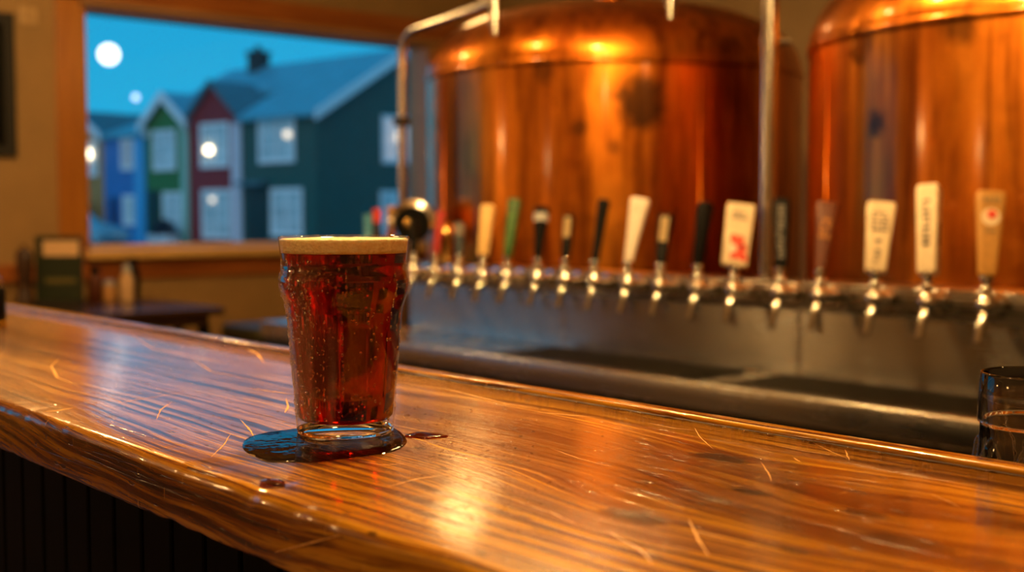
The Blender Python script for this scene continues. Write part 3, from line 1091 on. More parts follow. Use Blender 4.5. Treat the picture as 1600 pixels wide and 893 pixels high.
tap((870, 478), (889, 337), 'short black tap handle with dull gold label, left of the tall thin black handle', H([(0, .011, .011), (.1, .013, .013), (.5, .0145, .0145), (.95, .0155, .0175), (1, .013, .015)], M['black'], 4, e_lab))
tap((916, 479), (944, 313), 'beer tap with tall thin plain black handle', H([(0, .011, .011), (.05, .0125, .0125), (.12, .011, .011), (.5, .0135, .0135), (.88, .016, .016), (.95, .0175, .0175), (1, .015, .015)], M['black'], 3))
def e_wood(L):
    bm = BM(); prism(bm, [(-.004, .012, L * .06), (.004, .012, L * .06), (.010, .0255, L * .985), (-.012, .0255, L * .985)], (0, .003, 0)); return [('handle_side', bm, M['wood_side'])]
tap((968, 485), (1001, 311), 'beer tap with tall flared white handle', H([(0, .010, .011), (.05, .012, .013), (.4, .015, .0175), (.9, .020, .0265), (.97, .0205, .027), (1, .018, .024)], M['white_wood'], 5))
tap((1018, 490), (1041, 336), 'short black tap handle with dull gold label, right of the tall white handle', H([(0, .011, .012), (.1, .013, .015), (.5, .0155, .0175), (.95, .0175, .0205), (1, .014, .017)], M['black'], 5, lambda L: (lambda bm: (box(bm, (-.0185, -.011, L * .4), (-.0165, .011, L * .92)), [('handle_label', bm, M['gold_ink'])])[1])(BM())))
def flute(L):
    bm = BM(); secs = [(0, .012), (.06, .0145), (.5, .018), (.93, .0225), (1, .019)]
    lathe(bm, [(r, z * L) for z, r in secs], 48, rfun=lambda r, z, a: r * (1 - 0.06 * abs(math.sin(4 * a))))
    return [('handle', bm, M['black'])]
tap((1076, 495), (1103, 318), 'beer tap with thick fluted black handle left of the white card handle', flute)
# white card with red picture
def card(L):
    bm = BM(); loft(bm, [(L * .0, .012, .030), (L * .02, .0135, .032), (L * .5, .014, .0335), (L * .98, .0145, .0355), (L, .012, .033)], 40, 9)
    r = [('handle', bm, M['ivory'])]
    bm = BM(); rg = random.Random(5)
    for (y, z, s) in [(-.012, .16, .012), (-.006, .24, .013), (.002, .34, .013), (.010, .42, .010), (-.016, .28, .010), (.006, .14, .009), (-.021, .12, .008), (-.006, .40, .011)]:
        ball(bm, (-.0140, y, z * L), s, (0.08, 1, 1.15), 14, 8)
    r.append(('red_picture', bm, M['red_ink']))
    bm = BM(); ball(bm, (-.0154, .010, .25 * L), .010, (0.08, 1, 1.1), 14, 8); r.append(('white_patch', bm, M['white_wood']))
    bm = BM(); glyph_block(bm, .040, L * .15, 2, 0, -.0146, rg, L * .72); r.append(('grey_lettering', bm, M['grey_ink'])); bm = BM(); ball(bm, (-.0152, -.010, L * .30), .006, (0.1, 1.3, .6)); r.append(('dark_mark', bm, M['ink']))
    return r
tap((1133, 495), (1158, 320), 'beer tap with broad ivory card handle bearing a red picture', card, 0.75)
def blk_text(L):
    bm = BM(); loft(bm, [(0, .012, .014), (L * .05, .014, .017), (L * .9, .016, .022), (L, .014, .019)], 40, 6)
    r = [('handle', bm, M['black'])]
    bm = BM(); glyph_block(bm, .018, L * .8, 13, 0, -.0160, random.Random(6), L * .1); r.append(('grey_lettering', bm, M['grey_ink']))
    return r
tap((1205, 502), (1221, 312), 'tall black tap handle with grey lettering beside the thick straight steel pipe', blk_text)
def chest(L):
    bm = BM(); loft(bm, [(0, .011, .012), (L * .06, .0125, .014), (L * .6, .017, .021), (L * .96, .021, .028), (L, .018, .025)], 40, 4)
    r = [('handle', bm, M['chestnut'])]
    bm = BM(); glyph_block(bm, .028, L * .42, 5, 0, -.0178, random.Random(8), L * .42); r.append(('amber_lettering', bm, M['amber_ink']))
    return r
tap((1267, 510), (1293, 318), 'beer tap with flared red brown handle and amber lettering', chest)
def ivory1(L):
    bm = BM(); loft(bm, [(0, .013, .021), (L * .02, .0145, .023), (L * .5, .0165, .027), (L * .96, .019, .0325), (L, .016, .029)], 40, 8)
    r = [('handle', bm, M['ivory'])]
    bm = BM(); glyph_block(bm, .038, L * .30, 5, 0, -.0182, random.Random(9), L * .55); r.append(('dark_lettering', bm, M['grey_ink'])); bm = BM(); glyph_block(bm, .012, L * .22, 3, 0, -.0165, random.Random(10), L * .10)
    r.append(('small_lettering', bm, M['grey_ink'])); bm = BM(); ball(bm, (-.0172, 0, L * .42), .006, (0.1, 1.2, .9)); r.append(('dark_mark', bm, M['grey_ink']))
    return r
tap((1353, 515), (1377, 318), 'beer tap with flared ivory handle, shorter one of the two ivory lettered handles', ivory1)
def ivory2(L):
    bm = BM(); loft(bm, [(0, .017, .019), (L * .02, .0185, .0205), (L * .96, .0235, .0245), (L, .020, .021)], 40, 9)
    r = [('handle', bm, M['ivory'])]
    bm = BM(); glyph_block(bm, .017, L * .55, 9, 0, -.0222, random.Random(11), L * .28)
    rg = random.Random(12)
    for i in range(8):
        z = L * (.32 + .065 * i)
        box(bm, (-.010, -.0229, z), (.006, -.0215, z + L * .045)) if rg.random() > 0.1 else None
    r.append(('dark_lettering', bm, M['ink']))
    return r
tap((1435, 517), (1452, 291), 'beer tap with tallest square ivory handle and dark vertical lettering', ivory2, 0.30)
def gold(L):
    bm = BM(); loft(bm, [(0, .012, .015), (L * .04, .014, .018), (L * .5, .016, .0235), (L * .85, .018, .0285), (L * .97, .019, .0295), (L, .017, .027)], 40, 7)
    r = [('handle', bm, M['gold_tan'])]
    bm = BM(); lathe(bm, [(0, 0), (.019, 0), (.019, .0012), (0, .0012)], 28, mat=Matrix.Translation((-.0168, 0, L * .68)) @ Matrix.Rotation(-PI / 2, 4, 'Y')); r.append(('pale_roundel', bm, M['ivory']))
    bm = BM(); ball(bm, (-.0185, -.002, L * .71), .010, (0.1, 1, 1)); r.append(('red_emblem', bm, M['red_ink']))
    bm = BM(); glyph_block(bm, .036, L * .10, 1, 0, -.0188, random.Random(13), L * .84); r.append(('dark_lettering', bm, M['gold_ink'])); bm = BM(); glyph_block(bm, .024, L * .07, 1, 0, -.0172, random.Random(14), L * .48); r.append(('dark_lettering', bm, M['gold_ink']))
    return r
tap((1527, 523), (1548, 301), 'beer tap with flared golden tan handle and round red emblem', gold)

# ------------------------------------------------------------------ COPPER TANKS
def tank(cx, cy, R, zs, label, blots, pale=None):
    t = thing('brewing_tank', label, 'copper tank', (cx, cy, 0), 0, 'copper brewing tanks behind the taps')
    m = copper_mat('hammered_copper', blots)
    bm = BM()
    lathe(bm, [(R * 0.93, 0.05), (R * 0.985, 0.09), (R, 0.14)] + [(R, 0.14 + (zs - 0.14) * k / 10) for k in range(1, 11)], 128)
    obj('tank_body', bm, m, t, True, 50)
    bm = BM()
    d = []
    for k in range(0, 25):
        a = k / 24 * PI / 2
        # torispherical head
        d.append((R * (math.cos(a) ** 0.62 if a < PI / 2 - 1e-6 else 0.0), zs + 0.004 + 0.262 * math.sin(a) ** 0.95))
    lathe(bm, d, 128, cap0=False)
    obj('dome', bm, m, t, True)
    bm = BM()
    lathe(bm, [(R - 0.002, zs - 0.016), (R + 0.004, zs - 0.013), (R + 0.0055, zs), (R + 0.004, zs + 0.013), (R - 0.004, zs + 0.018)], 128, cap0=False, cap1=False)
    obj('seam_band', bm, m, t, True)
    for k in range(3):
        bm = BM()
        a = math.atan2(-cy, -cx) + (-1.0, 0.42, 1.6)[k]
        c, s = math.cos(a), math.sin(a)
        tube(bm, [((R + .0005) * c, (R + .0005) * s, 0.15), ((R + .0005) * c, (R + .0005) * s, zs - 0.02)], 0.003, 8)
        obj('upright_seam', bm, m, t, True)
    for k in range(4):
        bm = BM()
        a = PI / 4 + k * PI / 2
        tube(bm, [(R * .7 * math.cos(a), R * .7 * math.sin(a), 0.0), (R * .7 * math.cos(a), R * .7 * math.sin(a), 0.11)], 0.05, 16)
        obj('foot', bm, M['black_matte'], t, True, 40)
    return t, m


T1, T2, TR = (3.36, 3.285), (3.36, 1.52), 0.71


def on_tank(px_, py_, C):
    d = ray(px_, py_)
    a = d.x ** 2 + d.y ** 2
    b = -2 * (d.x * C[0] + d.y * C[1])
    c = C[0] ** 2 + C[1] ** 2 - TR ** 2
    t = (-b - math.sqrt(b * b - 4 * a * c)) / 2 / a
    p = ORG + d * t
    return (p.x - C[0], p.y - C[1], p.z)


t1, mc1 = tank(T1[0], T1[1], TR, 1.725, 'large copper brewing tank beside the window', [(on_tank(1003, 160, T1), 0.11, 0.9), (on_tank(905, 200, T1), 0.03, 0.6), (on_tank(960, 230, T1), 0.03, 0.5), (on_tank(850, 110, T1), 0.05, 0.6)])
t2, mc2 = tank(T2[0], T2[1], TR, 1.68, 'large copper brewing tank behind the lettered ivory handles', [(on_tank(1370, 190, T2), 0.045, 0.95), (on_tank(1500, 40, T2), 0.06, 0.7), (on_tank(1345, 75, T2), 0.05, 0.6)])
# chimney necks on the domes
for (t, dx, dy) in ((t1, -0.12, -0.02),):
    bm = BM()
    lathe(bm, [(0.075, 1.97), (0.06, 1.985), (0.052, 2.01), (0.052, 2.16), (0.07, 2.17), (0.07, 2.20), (0.03, 2.23), (0.0, 2.235)], 40, (0.02, 0.02, -0.01), cap0=False)
    obj('neck', bm, mc1, t, True, 40)
bm = BM(); lathe(bm, [(0.075, 1.92), (0.06, 1.935), (0.052, 1.96), (0.052, 2.12), (0.07, 2.13), (0.07, 2.16), (0.03, 2.19), (0.0, 2.195)], 40, (0.0, 0.0, 0.0), cap0=False); obj('neck', bm, mc2, t2, True, 40)

# ---- pipes
def rnd(p0, p1, p2, r):
    return arc_path(p0, p1, p2, r, 8)
pa = onx(629, 330, 2.67); 
pb = Vector((2.67, pa.y, onx(630, 52, 2.67).z))
pc = onx(772, 6, 2.67)
pipe = thing('steel_pipe', 'thin bent steel pipe rising beside the window and turning over the tank', 'pipe', (2.67, pa.y, 0.0))
def rel(pts, o):
    return [Vector(p) - Vector(o) for p in pts]
bm = BM()
path = [Vector((2.67, pa.y, 0.0))] + rnd((2.67, pa.y, 0.8), pb, pc, 0.10) + [pc]
tube(bm, rel(path, (2.67, pa.y, 0)), 0.0165, 20); obj('pipe_run', bm, M['pipe_steel'], pipe, True, 60)
bm = BM(); z1 = onx(776, 46, 2.67).z
tube(bm, rel([(2.67, pc.y - .005, z1 - 0.02), (2.67, pc.y - .005, z1), (2.67, pc.y - .005, z1 + 0.002), (2.67, pc.y - .005, ZT)], (2.67, pa.y, 0)), [0.012, 0.012, 0.0195, 0.0195], 20); obj('drop_pipe', bm, M['pipe_steel'], pipe, True, 40)
bm = BM(); tube(bm, rel([(2.67, pc.y + .06, pc.z - .002), (2.67, pc.y + .02, pc.z)], (2.67, pa.y, 0)), 0.022, 20); obj('coupling', bm, M['pipe_steel'], pipe, True, 40)
bm = BM(); box(bm, (-0.028, -0.022, onx(629, 190, 2.67).z - .015), (0.028, 0.022, onx(629, 190, 2.67).z + .015), 0.005); obj('bracket', bm, M['black_matte'], pipe)
pq = onx(1199, 300, 2.61)
pipe2 = thing('steel_pipe', 'thick straight steel pipe standing between the two copper tanks', 'pipe', (2.612, pq.y, 0.0))
bm = BM(); tube(bm, [(0, 0, 0.0), (0, 0, ZT)], 0.0215, 24); obj('pipe_run', bm, M['pipe_steel'], pipe2, True, 40)
bm = BM(); zz = onx(1199, 70, 2.61).z; tube(bm, [(0, 0, zz), (0, 0, zz + .02)], 0.025, 24); tube(bm, [(0.02, 0, zz + .01), (0.05, -.03, zz + .01)], 0.009, 10); obj('clamp', bm, M['pipe_steel'], pipe2, True, 40)
pr = onx(1048, 14, 2.95)
pipe3 = thing('steel_pipe', 'narrow steel pipe dropping from the ceiling onto the window side tank dome', 'pipe', (pr.x, pr.y, 0))
bm = BM(); tube(bm, [(0, 0, pr.z - 0.03), (0, 0, pr.z), (0, 0, pr.z + .002), (0, 0, ZT)], [0.012, 0.012, 0.018, 0.018], 20); obj('pipe_run', bm, M['pipe_steel'], pipe3, True, 40)

# ---- objects at the window end of the counter
gz = 0.828
gp = onx(646, 350, 2.535)
dial = thing('round_dispenser', 'round black drum with bright grey metal hood left of the red tap handle', 'dispenser', (gp.x, gp.y, gz), YAW * -1)
bm = BM(); lathe(bm, [(0.0, 0.0), (0.029, 0.0), (0.03, 0.012), (0.016, 0.02), (0.015, 0.29), (0.0, 0.29)], 32); obj('stand', bm, M['black'], dial, True, 40)
bm = BM()
cz = gp.z - gz
RX90 = Matrix.Translation((0, 0.0, cz)) @ Matrix.Rotation(PI / 2, 4, 'X')
lathe(bm, [(0.0, 0.05), (0.058, 0.05), (0.062, 0.045), (0.062, -0.05), (0.0, -0.05)], 48, mat=RX90); obj('drum', bm, M['black'], dial, True, 40)
bm = BM()
for k in range(25):
    pass
n = 26
rings = []
for k in range(n + 1):
    a = PI * (1.06 - 1.12 * k / n)
    ring = []
    for (r, y) in ((0.064, -0.055), (0.084, -0.050), (0.088, 0.0), (0.084, 0.05), (0.064, 0.055)):
        ring.append(bm.verts.new((r * math.cos(a), y, cz + r * math.sin(a))))
    rings.append(ring)
for a, b_ in zip(rings[:-1], rings[1:]):
    for k in range(5):
        bm.faces.new((a[k], a[(k + 1) % 5], b_[(k + 1) % 5], b_[k]))
bm.faces.new(rings[0]); bm.faces.new(list(reversed(rings[-1])))
obj('hood', bm, M['chrome'], dial, True, 40)
bm = BM(); ball(bm, (-0.018, -0.056, cz + 0.004), 0.014, (1, .5, 1)); obj('knob', bm, M['brass'], dial, True)

bp_ = onx(700, 372, 2.545)
pot = thing('brass_pot', 'brass pot on the tap rail behind the red and blue handles', 'pot', (2.535, bp_.y, RZ1))
bm = BM(); lathe(bm, [(0.0, 0.0), (0.03, 0.0), (0.036, 0.008), (0.040, 0.05), (0.044, 0.085), (0.046, 0.10), (0.040, 0.118), (0.03, 0.126), (0.0, 0.128)], 40); obj('pot_body', bm, M['brass'], pot, True, 50)
bm = BM(); ball(bm, (0, 0, 0.134), 0.009); obj('lid_knob', bm, M['brass'], pot, True)
bm = BM(); tube(bm, [(0, .04, .10), (0, .062, .095), (0, .066, .06), (0, .04, .035)], .005, 10); obj('handle', bm, M['brass'], pot, True)

col('sky_blue', (0.10, 0.38, 0.62), 0.2); col('navy', (0.01, 0.012, 0.03)); col('amber_bottle', (0.45, 0.17, 0.03), 0.2)
def bottle(px_, topy, X, m, mcap, label, r, mlabel=None):
    p = onx(px_, topy, X)
    h = p.z - gz
    t = thing('bottle', label, 'bottle', (p.x, p.y, gz), 0, 'bottles at the window end of the counter')
    bm = BM(); lathe(bm, [(0.0, 0), (r * .92, 0), (r, .006), (r, h * .58), (r * .85, h * .68), (r * .42, h * .80), (r * .36, h * .90), (0.0, h * .90)], 32); obj('bottle_body', bm, m, t, True, 50)
    bm = BM(); lathe(bm, [(0.0, h * .88), (r * .42, h * .88), (r * .44, h), (0.0, h)], 24); obj('bottle_cap', bm, mcap, t, True, 40)
    if mlabel:
        bm = BM(); lathe(bm, [(r + .0005, h * .2), (r + .0012, h * .21), (r + .0012, h * .52), (r + .0005, h * .53)], 32, cap0=False, cap1=False); obj('bottle_label', bm, mlabel, t, True)
bottle(575, 334, 2.60, M['sky_blue'], M['sky_blue'], 'pale blue bottle showing above the foam left of the black drum', 0.040, M['ivory'])
bottle(589, 326, 2.53, M['navy'], M['red_ink'], 'dark bottle with red cap showing above the foam', 0.036, M['ivory'])
bottle(611, 322, 2.545, M['amber_bottle'], M['wood_side'], 'amber bottle with tan cap beside the black drum', 0.032)

# ------------------------------------------------------------------ SIDE TABLE AND THINGS ON IT
tb = thing('table', 'dark wood table by the window wall', 'table', (2.4, 6.15, 0))
bm = BM(); box(bm, (-0.75, -0.56, 0.715), (0.53, 0.56, 0.75), 0.006); obj('table_top', bm, M['table_wood'], tb)
bm = BM(); box(bm, (-0.69, -0.50, 0.66), (0.47, -0.47, 0.715)); box(bm, (-0.69, 0.47, 0.66), (0.47, 0.50, 0.715)); box(bm, (-.69, -.47, .66), (-.66, .47, .715)); box(bm, (.44, -.47, .66), (.47, .47, .715)); obj('apron', bm, M['table_wood'], tb)
for sx in (-0.67, 0.45):
    for sy in (-0.48, 0.48):
        bm = BM(); loft(bm, [(0, .02, .02), (.66, .026, .026)], 24, 6); o = obj('leg', bm, M['black_wood'], tb, True, 40); o.location = (sx, sy, 0)
# menu holder
mp = onz(94, 476, 0.75)
col('menu_green', (0.006, 0.015, 0.002), 0.6); col('menu_cream', (0.72, 0.48, 0.26)); col('menu_gold', (0.12, 0.10, 0.02))
mn = thing('menu_holder', 'dark green menu holder with cream label on the table', 'menu', (mp.x, mp.y, 0.75), -YAW + 0.1)
w_, h_ = 0.118, 0.36
bm = BM(); box(bm, (-w_, -0.012, 0.02), (w_, 0.012, h_), 0.004); obj('menu_board', bm, M['menu_green'], mn)
bm = BM(); box(bm, (-w_, -0.05, 0.0), (w_, 0.05, 0.02), 0.004); obj('menu_base', bm, M['black_matte'], mn)
bm = BM(); box(bm, (-w_ + .04, -0.0145, h_ - .105), (w_ - .015, -0.0115, h_ - .025)); obj('cream_label', bm, M['menu_cream'], mn)
bm = BM(); box(bm, (-w_ + .05, -0.0145, .115), (w_ - .03, -0.0115, .14)); obj('gold_line', bm, M['menu_gold'], mn)
# condiments
def shaker(px_, py_, r, h, m, mc, label, name='condiment_bottle', cat='condiment bottle', neck=.55):
    p = onz(px_, py_, 0.75)
    t = thing(name, label, cat, (p.x, p.y, 0.75), 0, 'condiments on the table')
    bm = BM(); lathe(bm, [(0, 0), (r * .9, 0), (r, .006), (r, h * .55), (r * .9, h * .66), (r * neck, h * .76), (r * neck, h * .8), (0, h * .8)], 32); obj('bottle_body', bm, m, t, True, 50)
    bm = BM(); lathe(bm, [(0, h * .78), (r * neck * 1.15, h * .78), (r * neck * 1.1, h * .95), (r * neck * .7, h), (0, h)], 24); obj('bottle_cap', bm, mc, t, True, 40)
shaker(199, 470, 0.038, 0.20, M['menu_cream'], M['pale_grey'], 'cream squeeze bottle with grey cap on the table')
shaker(209, 463, 0.036, 0.225, M['black'], M['black'], 'black bottle behind the cream squeeze bottle on the table')
shaker(171, 470, 0.033, 0.115, M['wood_side'], M['pale_grey'], 'short tan shaker with grey top on the table', 'shaker', 'shaker', .8)
shaker(149, 470, 0.040, 0.19, M['chestnut'], M['black'], 'dark brown sauce bottle beside the menu holder')
# pepper mill, stool, wall things
p = onz(40, 478, 0.75)
pm = thing('pepper_mill', 'tall dark wooden pepper mill left of the menu holder', 'pepper mill', (p.x, p.y, 0.75), 0)
bm = BM(); lathe(bm, [(0, 0), (.044, 0), (.044, .02), (.038, .06), (.032, .11), (.036, .16), (.042, .20), (.040, .22), (0, .22)], 32); obj('mill_body', bm, M['table_wood'], pm, True, 50)
bm = BM(); lathe(bm, [(0, .222), (.040, .222), (.044, .245), (.042, .275), (.028, .295), (.010, .30), (.010, .315), (0, .318)], 32); obj('mill_head', bm, M['table_wood'], pm, True, 50)

sp = onz(425, 508, 0.64)
st = thing('stool', 'low dark box stool under the window left of the pint glass', 'stool', (sp.x + .12, sp.y + .1, 0))
bm = BM(); box(bm, (-.26, -.2, .56), (.26, .2, .64), .02, 3); obj('seat', bm, simple('dark_olive_leather', (0.05, 0.045, 0.02), .45), st, True, 40)
bm = BM(); box(bm, (-.24, -.18, .30), (.24, .18, .56), .004); obj('box_frame', bm, M['black_wood'], st)
for x in (-.22, .22):
    for y in (-.16, .16):
        bm = BM(); box(bm, (x - .02, y - .02, 0), (x + .02, y + .02, .30)); obj('leg', bm, M['black_wood'], st)

kp = ony(279, 508, YN - .01)
kn = thing('wall_socket', 'round black wall fitting below the table level under the window', 'wall fitting', (kp.x, YN, kp.z))
bm = BM(); lathe(bm, [(0, 0), (.036, 0), (.036, .012), (.028, .03), (0, .034)], 28, mat=Matrix.Rotation(PI / 2, 4, 'X')); obj('fitting_body', bm, M['black'], kn, True, 40)
bm = BM(); lathe(bm, [(0, .03), (.012, .03), (.012, .05), (0, .05)], 16, mat=Matrix.Rotation(PI / 2, 4, 'X')); obj('fitting_plug', bm, M['black_matte'], kn, True, 40)

a_, b_ = ony(19, 22, YN), ony(17, 245, YN)
pic = thing('wall_picture', 'black framed board on the wall left of the window', 'picture', (a_.x, YN, (a_.z + b_.z) / 2))
hz = (a_.z - b_.z) / 2
bm = BM()
box(bm, (-.70, -.035, -hz), (-.64, 0, hz), .004); box(bm, (-.06, -.035, -hz), (0, 0, hz), .004); box(bm, (-.64, -.035, hz - .06), (-.06, 0, hz), .004); box(bm, (-.64, -.035, -hz), (-.06, 0, -hz + .06), .004)
obj('frame', bm, M['black_matte'], pic)
bm = BM(); box(bm, (-.64, -.018, -hz + .06), (-.06, 0, hz - .06)); obj('board', bm, M['black'], pic)
a_, b_ = ony(29, 8, YN), ony(57, 42, YN)
sw = thing('wall_plate', 'small square tan wall plate beside the window casing', 'wall plate', ((a_.x + b_.x) / 2, YN, (a_.z + b_.z) / 2))
d_ = (b_.x - a_.x) / 2
bm = BM(); box(bm, (-d_, -.02, -d_ * 1.05), (d_, 0, d_ * 1.05), .005); obj('plate', bm, simple('plate_tan', (0.55, 0.36, 0.16), .4), sw)
bm = BM(); box(bm, (-d_ * .4, -.027, -d_ * .4), (d_ * .4, -.02, d_ * .4), .003); obj('push_button', bm, simple('button_tan', (0.45, 0.28, 0.12), .4), sw)

# ------------------------------------------------------------------ OUTSIDE: STREET OF PAINTED HOUSES
E1 = Vector((-0.752, 0.657))       # (lateral, depth) along the row, going left and away
E2 = Vector((0.657, 0.752))
CL = Vector((-6.74, 42.0))
ROT = math.atan2((-E1.x * RT + -E1.y * FH).y, (-E1.x * RT + -E1.y * FH).x)


def ld(v):
    w = RT * v.x + FH * v.y
    return Vector((w.x, w.y, 0))


def s_at(px_):
    k = (px_ - CX) / FPX
    # lat = k*depth
    return (CL.x - k * CL.y) / (k * E1.y - E1.x)


def z_at(px_, py_, t=0.0):
    s = s_at(px_)
    dep = CL.y + E1.y * s + E2.y * t
    return ZC + (HOR - py_) / FPX * dep


def house_mat(name, c):
    q = NT(name)
    v = q.mapping((1, 1, 1))
    f = q.noise(v, 2.0, 3)
    sx = q.n('ShaderNodeSeparateXYZ'); q.l(v, sx.inputs[0])
    bd = q.math('FRACT', q.math('MULTIPLY', q.math('ADD', sx.outputs[0], sx.outputs[1]), 7.0))
    edge = q.math('LESS_THAN', bd, 0.1)
    colr = q.ramp(f, [(0.3, tuple(x * .85 for x in c)), (0.7, c)])
    q.set(Base_Color=q.mix(q.math('MULTIPLY', edge, .35), colr, tuple(x * .4 for x in c)), Roughness=.7)
    q.bump(q.math('SUBTRACT', 1.0, edge), .3, .01)
    return q.m


HM = {
    'teal': house_mat('dark_green_boards', (0.014, 0.10, 0.088)), 'red': house_mat('deep_red_boards', (0.30, 0.025, 0.032)), 'green': house_mat('green_boards', (0.03, 0.20, 0.055)),
    'blue': house_mat('blue_boards', (0.02, 0.20, 0.55)), 'yellow': house_mat('ochre_boards', (0.48, 0.25, 0.07)), 'grey': house_mat('grey_boards', (0.26, 0.17, 0.13)),
}
M['white_trim'] = simple('white_trim_paint', (0.82, 0.82, 0.84), .5, 0, .05, 5)
M['lilac_trim'] = simple('pale_lilac_trim_paint', (0.70, 0.62, 0.68), .5, 0, .05, 5)
M['roof'] = simple('sky_tinted_slate', (0.09, 0.34, 0.44), .38, 0, .15, 1.5, .1)  # blue of the reflected sky is put into the slate's base colour
M['roof_dark'] = simple('dark_slate', (0.05, 0.15, 0.19), .5, 0, .15, 1.5, .1)
M['pane_out'] = simple('curtained_glass', (0.50, 0.60, 0.62), .15, 0, .3, 1.2)
M['dark_door'] = simple('dark_door_paint', (0.008, 0.022, 0.02), .5)
M['chimney'] = simple('dark_chimney_brick', (0.02, 0.04, 0.045), .8, 0, .25, 6)
M['warm_lamp'] = emis('warm_window_lamp', (1, 0.72, 0.42), 8)
M['dim_lamp'] = emis('dim_window_lamp', (1, 0.75, 0.5), 1.6)
M['moon'] = emis('moon_glow', (1.0, 0.90, 0.80), 3.2)
M['disc_glow'] = emis('pale_disc_glow', (0.55, 0.60, 0.85), 2.6)  # glow for the added pale light disc over the roofs


def facade_window(parent, x0, x1, z0, z1, lamp=None, bright=None, mull=2, side=False, xe=0.0):
    """window on the front (plane y=0, facing -y) or, with side, on the gable plane x=xe facing +x"""
    def put(nm, lo, hi, m, par):
        bm = BM()
        if side:
            lo2 = (xe - hi[1], lo[0], lo[2]); hi2 = (xe - lo[1], hi[0], hi[2])
            box(bm, lo2, hi2)
        else:
            box(bm, lo, hi)
        return bm
    f = 0.13
    bm = BM()
    def add(lo, hi):
        if side:
            box(bm, (xe - hi[1], lo[0], lo[2]), (xe - lo[1], hi[0], hi[2]))
        else:
            box(bm, lo, hi)
    add((x0, -0.06, z0), (x0 + f, -0.002, z1)); add((x1 - f, -0.06, z0), (x1, -0.002, z1)); add((x0 + f, -0.06, z1 - f), (x1 - f, -0.002, z1)); add((x0 + f, -0.07, z0), (x1 - f, -0.002, z0 + f * 1.2))
    for k in range(1, mull):
        xm = x0 + (x1 - x0) * k / mull
        add((xm - .035, -.05, z0 + f), (xm + .035, -.002, z1 - f))
    for k in (1, 2):
        zm = z0 + (z1 - z0) * k / 3
        add((x0 + f, -.048, zm - .02), (x1 - f, -.002, zm + .02))
    w = obj('window', bm, M['white_trim'], parent)
    bm = BM()
    def addp(lo, hi):
        if side:
            box(bm, (xe - hi[1], lo[0], lo[2]), (xe - lo[1], hi[0], hi[2]))
        else:
            box(bm, lo, hi)
    addp((x0 + f * .8, -0.022, z0 + f * .8), (x1 - f * .8, -0.004, z1 - f * .8))
    obj('pane', bm, bright or M['pane_out'], w)
    if lamp:
        bm = BM()
        ball(bm, (lamp[0], -0.10, lamp[1]) if not side else (xe + .10, lamp[0], lamp[1]), lamp[2], (1, 1, 1), 16, 10)
        obj('lamp', bm, lamp[3], w, True)
    return w


M['pane_warm'] = emis('lit_curtain', (1.0, 0.62, 0.42), 0.22)


def house(label, s0, s1, depth, eave, ridge, m, gable_front, roofm, over=0.18, rake=0.22):
    """front along local x from -(s1-s0) to 0, at y=0"""
    w = s1 - s0
    o = CL + E1 * s0
    h = thing('house', label, 'house', ld(o), ROT, 'row of painted houses outside the window')
    bm = BM()
    if gable_front:
        prism(bm, [(-w, 0, 0), (0, 0, 0), (0, 0, eave), (-w / 2, 0, ridge), (-w, 0, eave)], (0, depth, 0))
    else:
        prism(bm, [(0, 0, 0), (0, depth, 0), (0, depth, eave), (0, depth / 2, ridge), (0, 0, eave)], (-w, 0, 0))
    obj('walls', bm, m, h)
    th = 0.16
    bm = BM()
    if gable_front:
        sl = (ridge - eave) / (w / 2)
        for sg in (-1, 1):
            xe = -w / 2 + sg * (w / 2 + over * .6)
            ze = eave - sl * over * .6
            prism(bm, [(-w / 2, -over, ridge), (xe, -over, ze), (xe, -over, ze + th), (-w / 2, -over, ridge + th)], (0, depth + 2 * over, 0))
    else:
        sl = (ridge - eave) / (depth / 2)
        for sg in (-1, 1):
            ye = depth / 2 + sg * (depth / 2 + over)
            ze = eave - sl * over
            prism(bm, [(over, depth / 2, ridge), (over, ye, ze), (over, ye, ze + th), (over, depth / 2, ridge + th)], (-w - over, 0, 0))
    obj('roof', bm, roofm, h)
    bm = BM()
    if gable_front:
        for sg in (-1, 1):
            xe = -w / 2 + sg * (w / 2 + over * .6)
            ze = eave - sl * over * .6
            prism(bm, [(-w / 2, -over - .05, ridge - rake * .5), (xe, -over - .05, ze - rake * .5), (xe, -over - .05, ze + th + .05), (-w / 2, -over - .05, ridge + th + .05)], (0, .05, 0))
    else:
        for sg in (-1, 1):
            ye = depth / 2 + sg * (depth / 2 + over)
            ze = eave - sl * over
            prism(bm, [(over, depth / 2, ridge - rake * .4), (over, ye, ze - rake * .4), (over, ye, ze + th + .05), (over, depth / 2, ridge + th + .05)], (.06, 0, 0))
    obj('rake_board', bm, M['white_trim'] if rake > .1 else roofm, h)
    return h, w


def corner(h, x, wd, z1, m):
    bm = BM(); box(bm, (x - wd / 2, -.07, 0), (x + wd / 2, -.002, z1)); obj('corner_board', bm, m, h)


def door(h, x0, x1, z1, m):
    bm = BM(); box(bm, (x0, -.05, .1), (x1, -.004, z1)); dd = obj('door', bm, m, h)
    bm = BM(); ball(bm, (x1 - .12, -.08, 1.05), .04); obj('door_handle', bm, M['brass'], dd, True)


S_ = {p: s_at(p) for p in (110, 165, 230, 298, 380)}
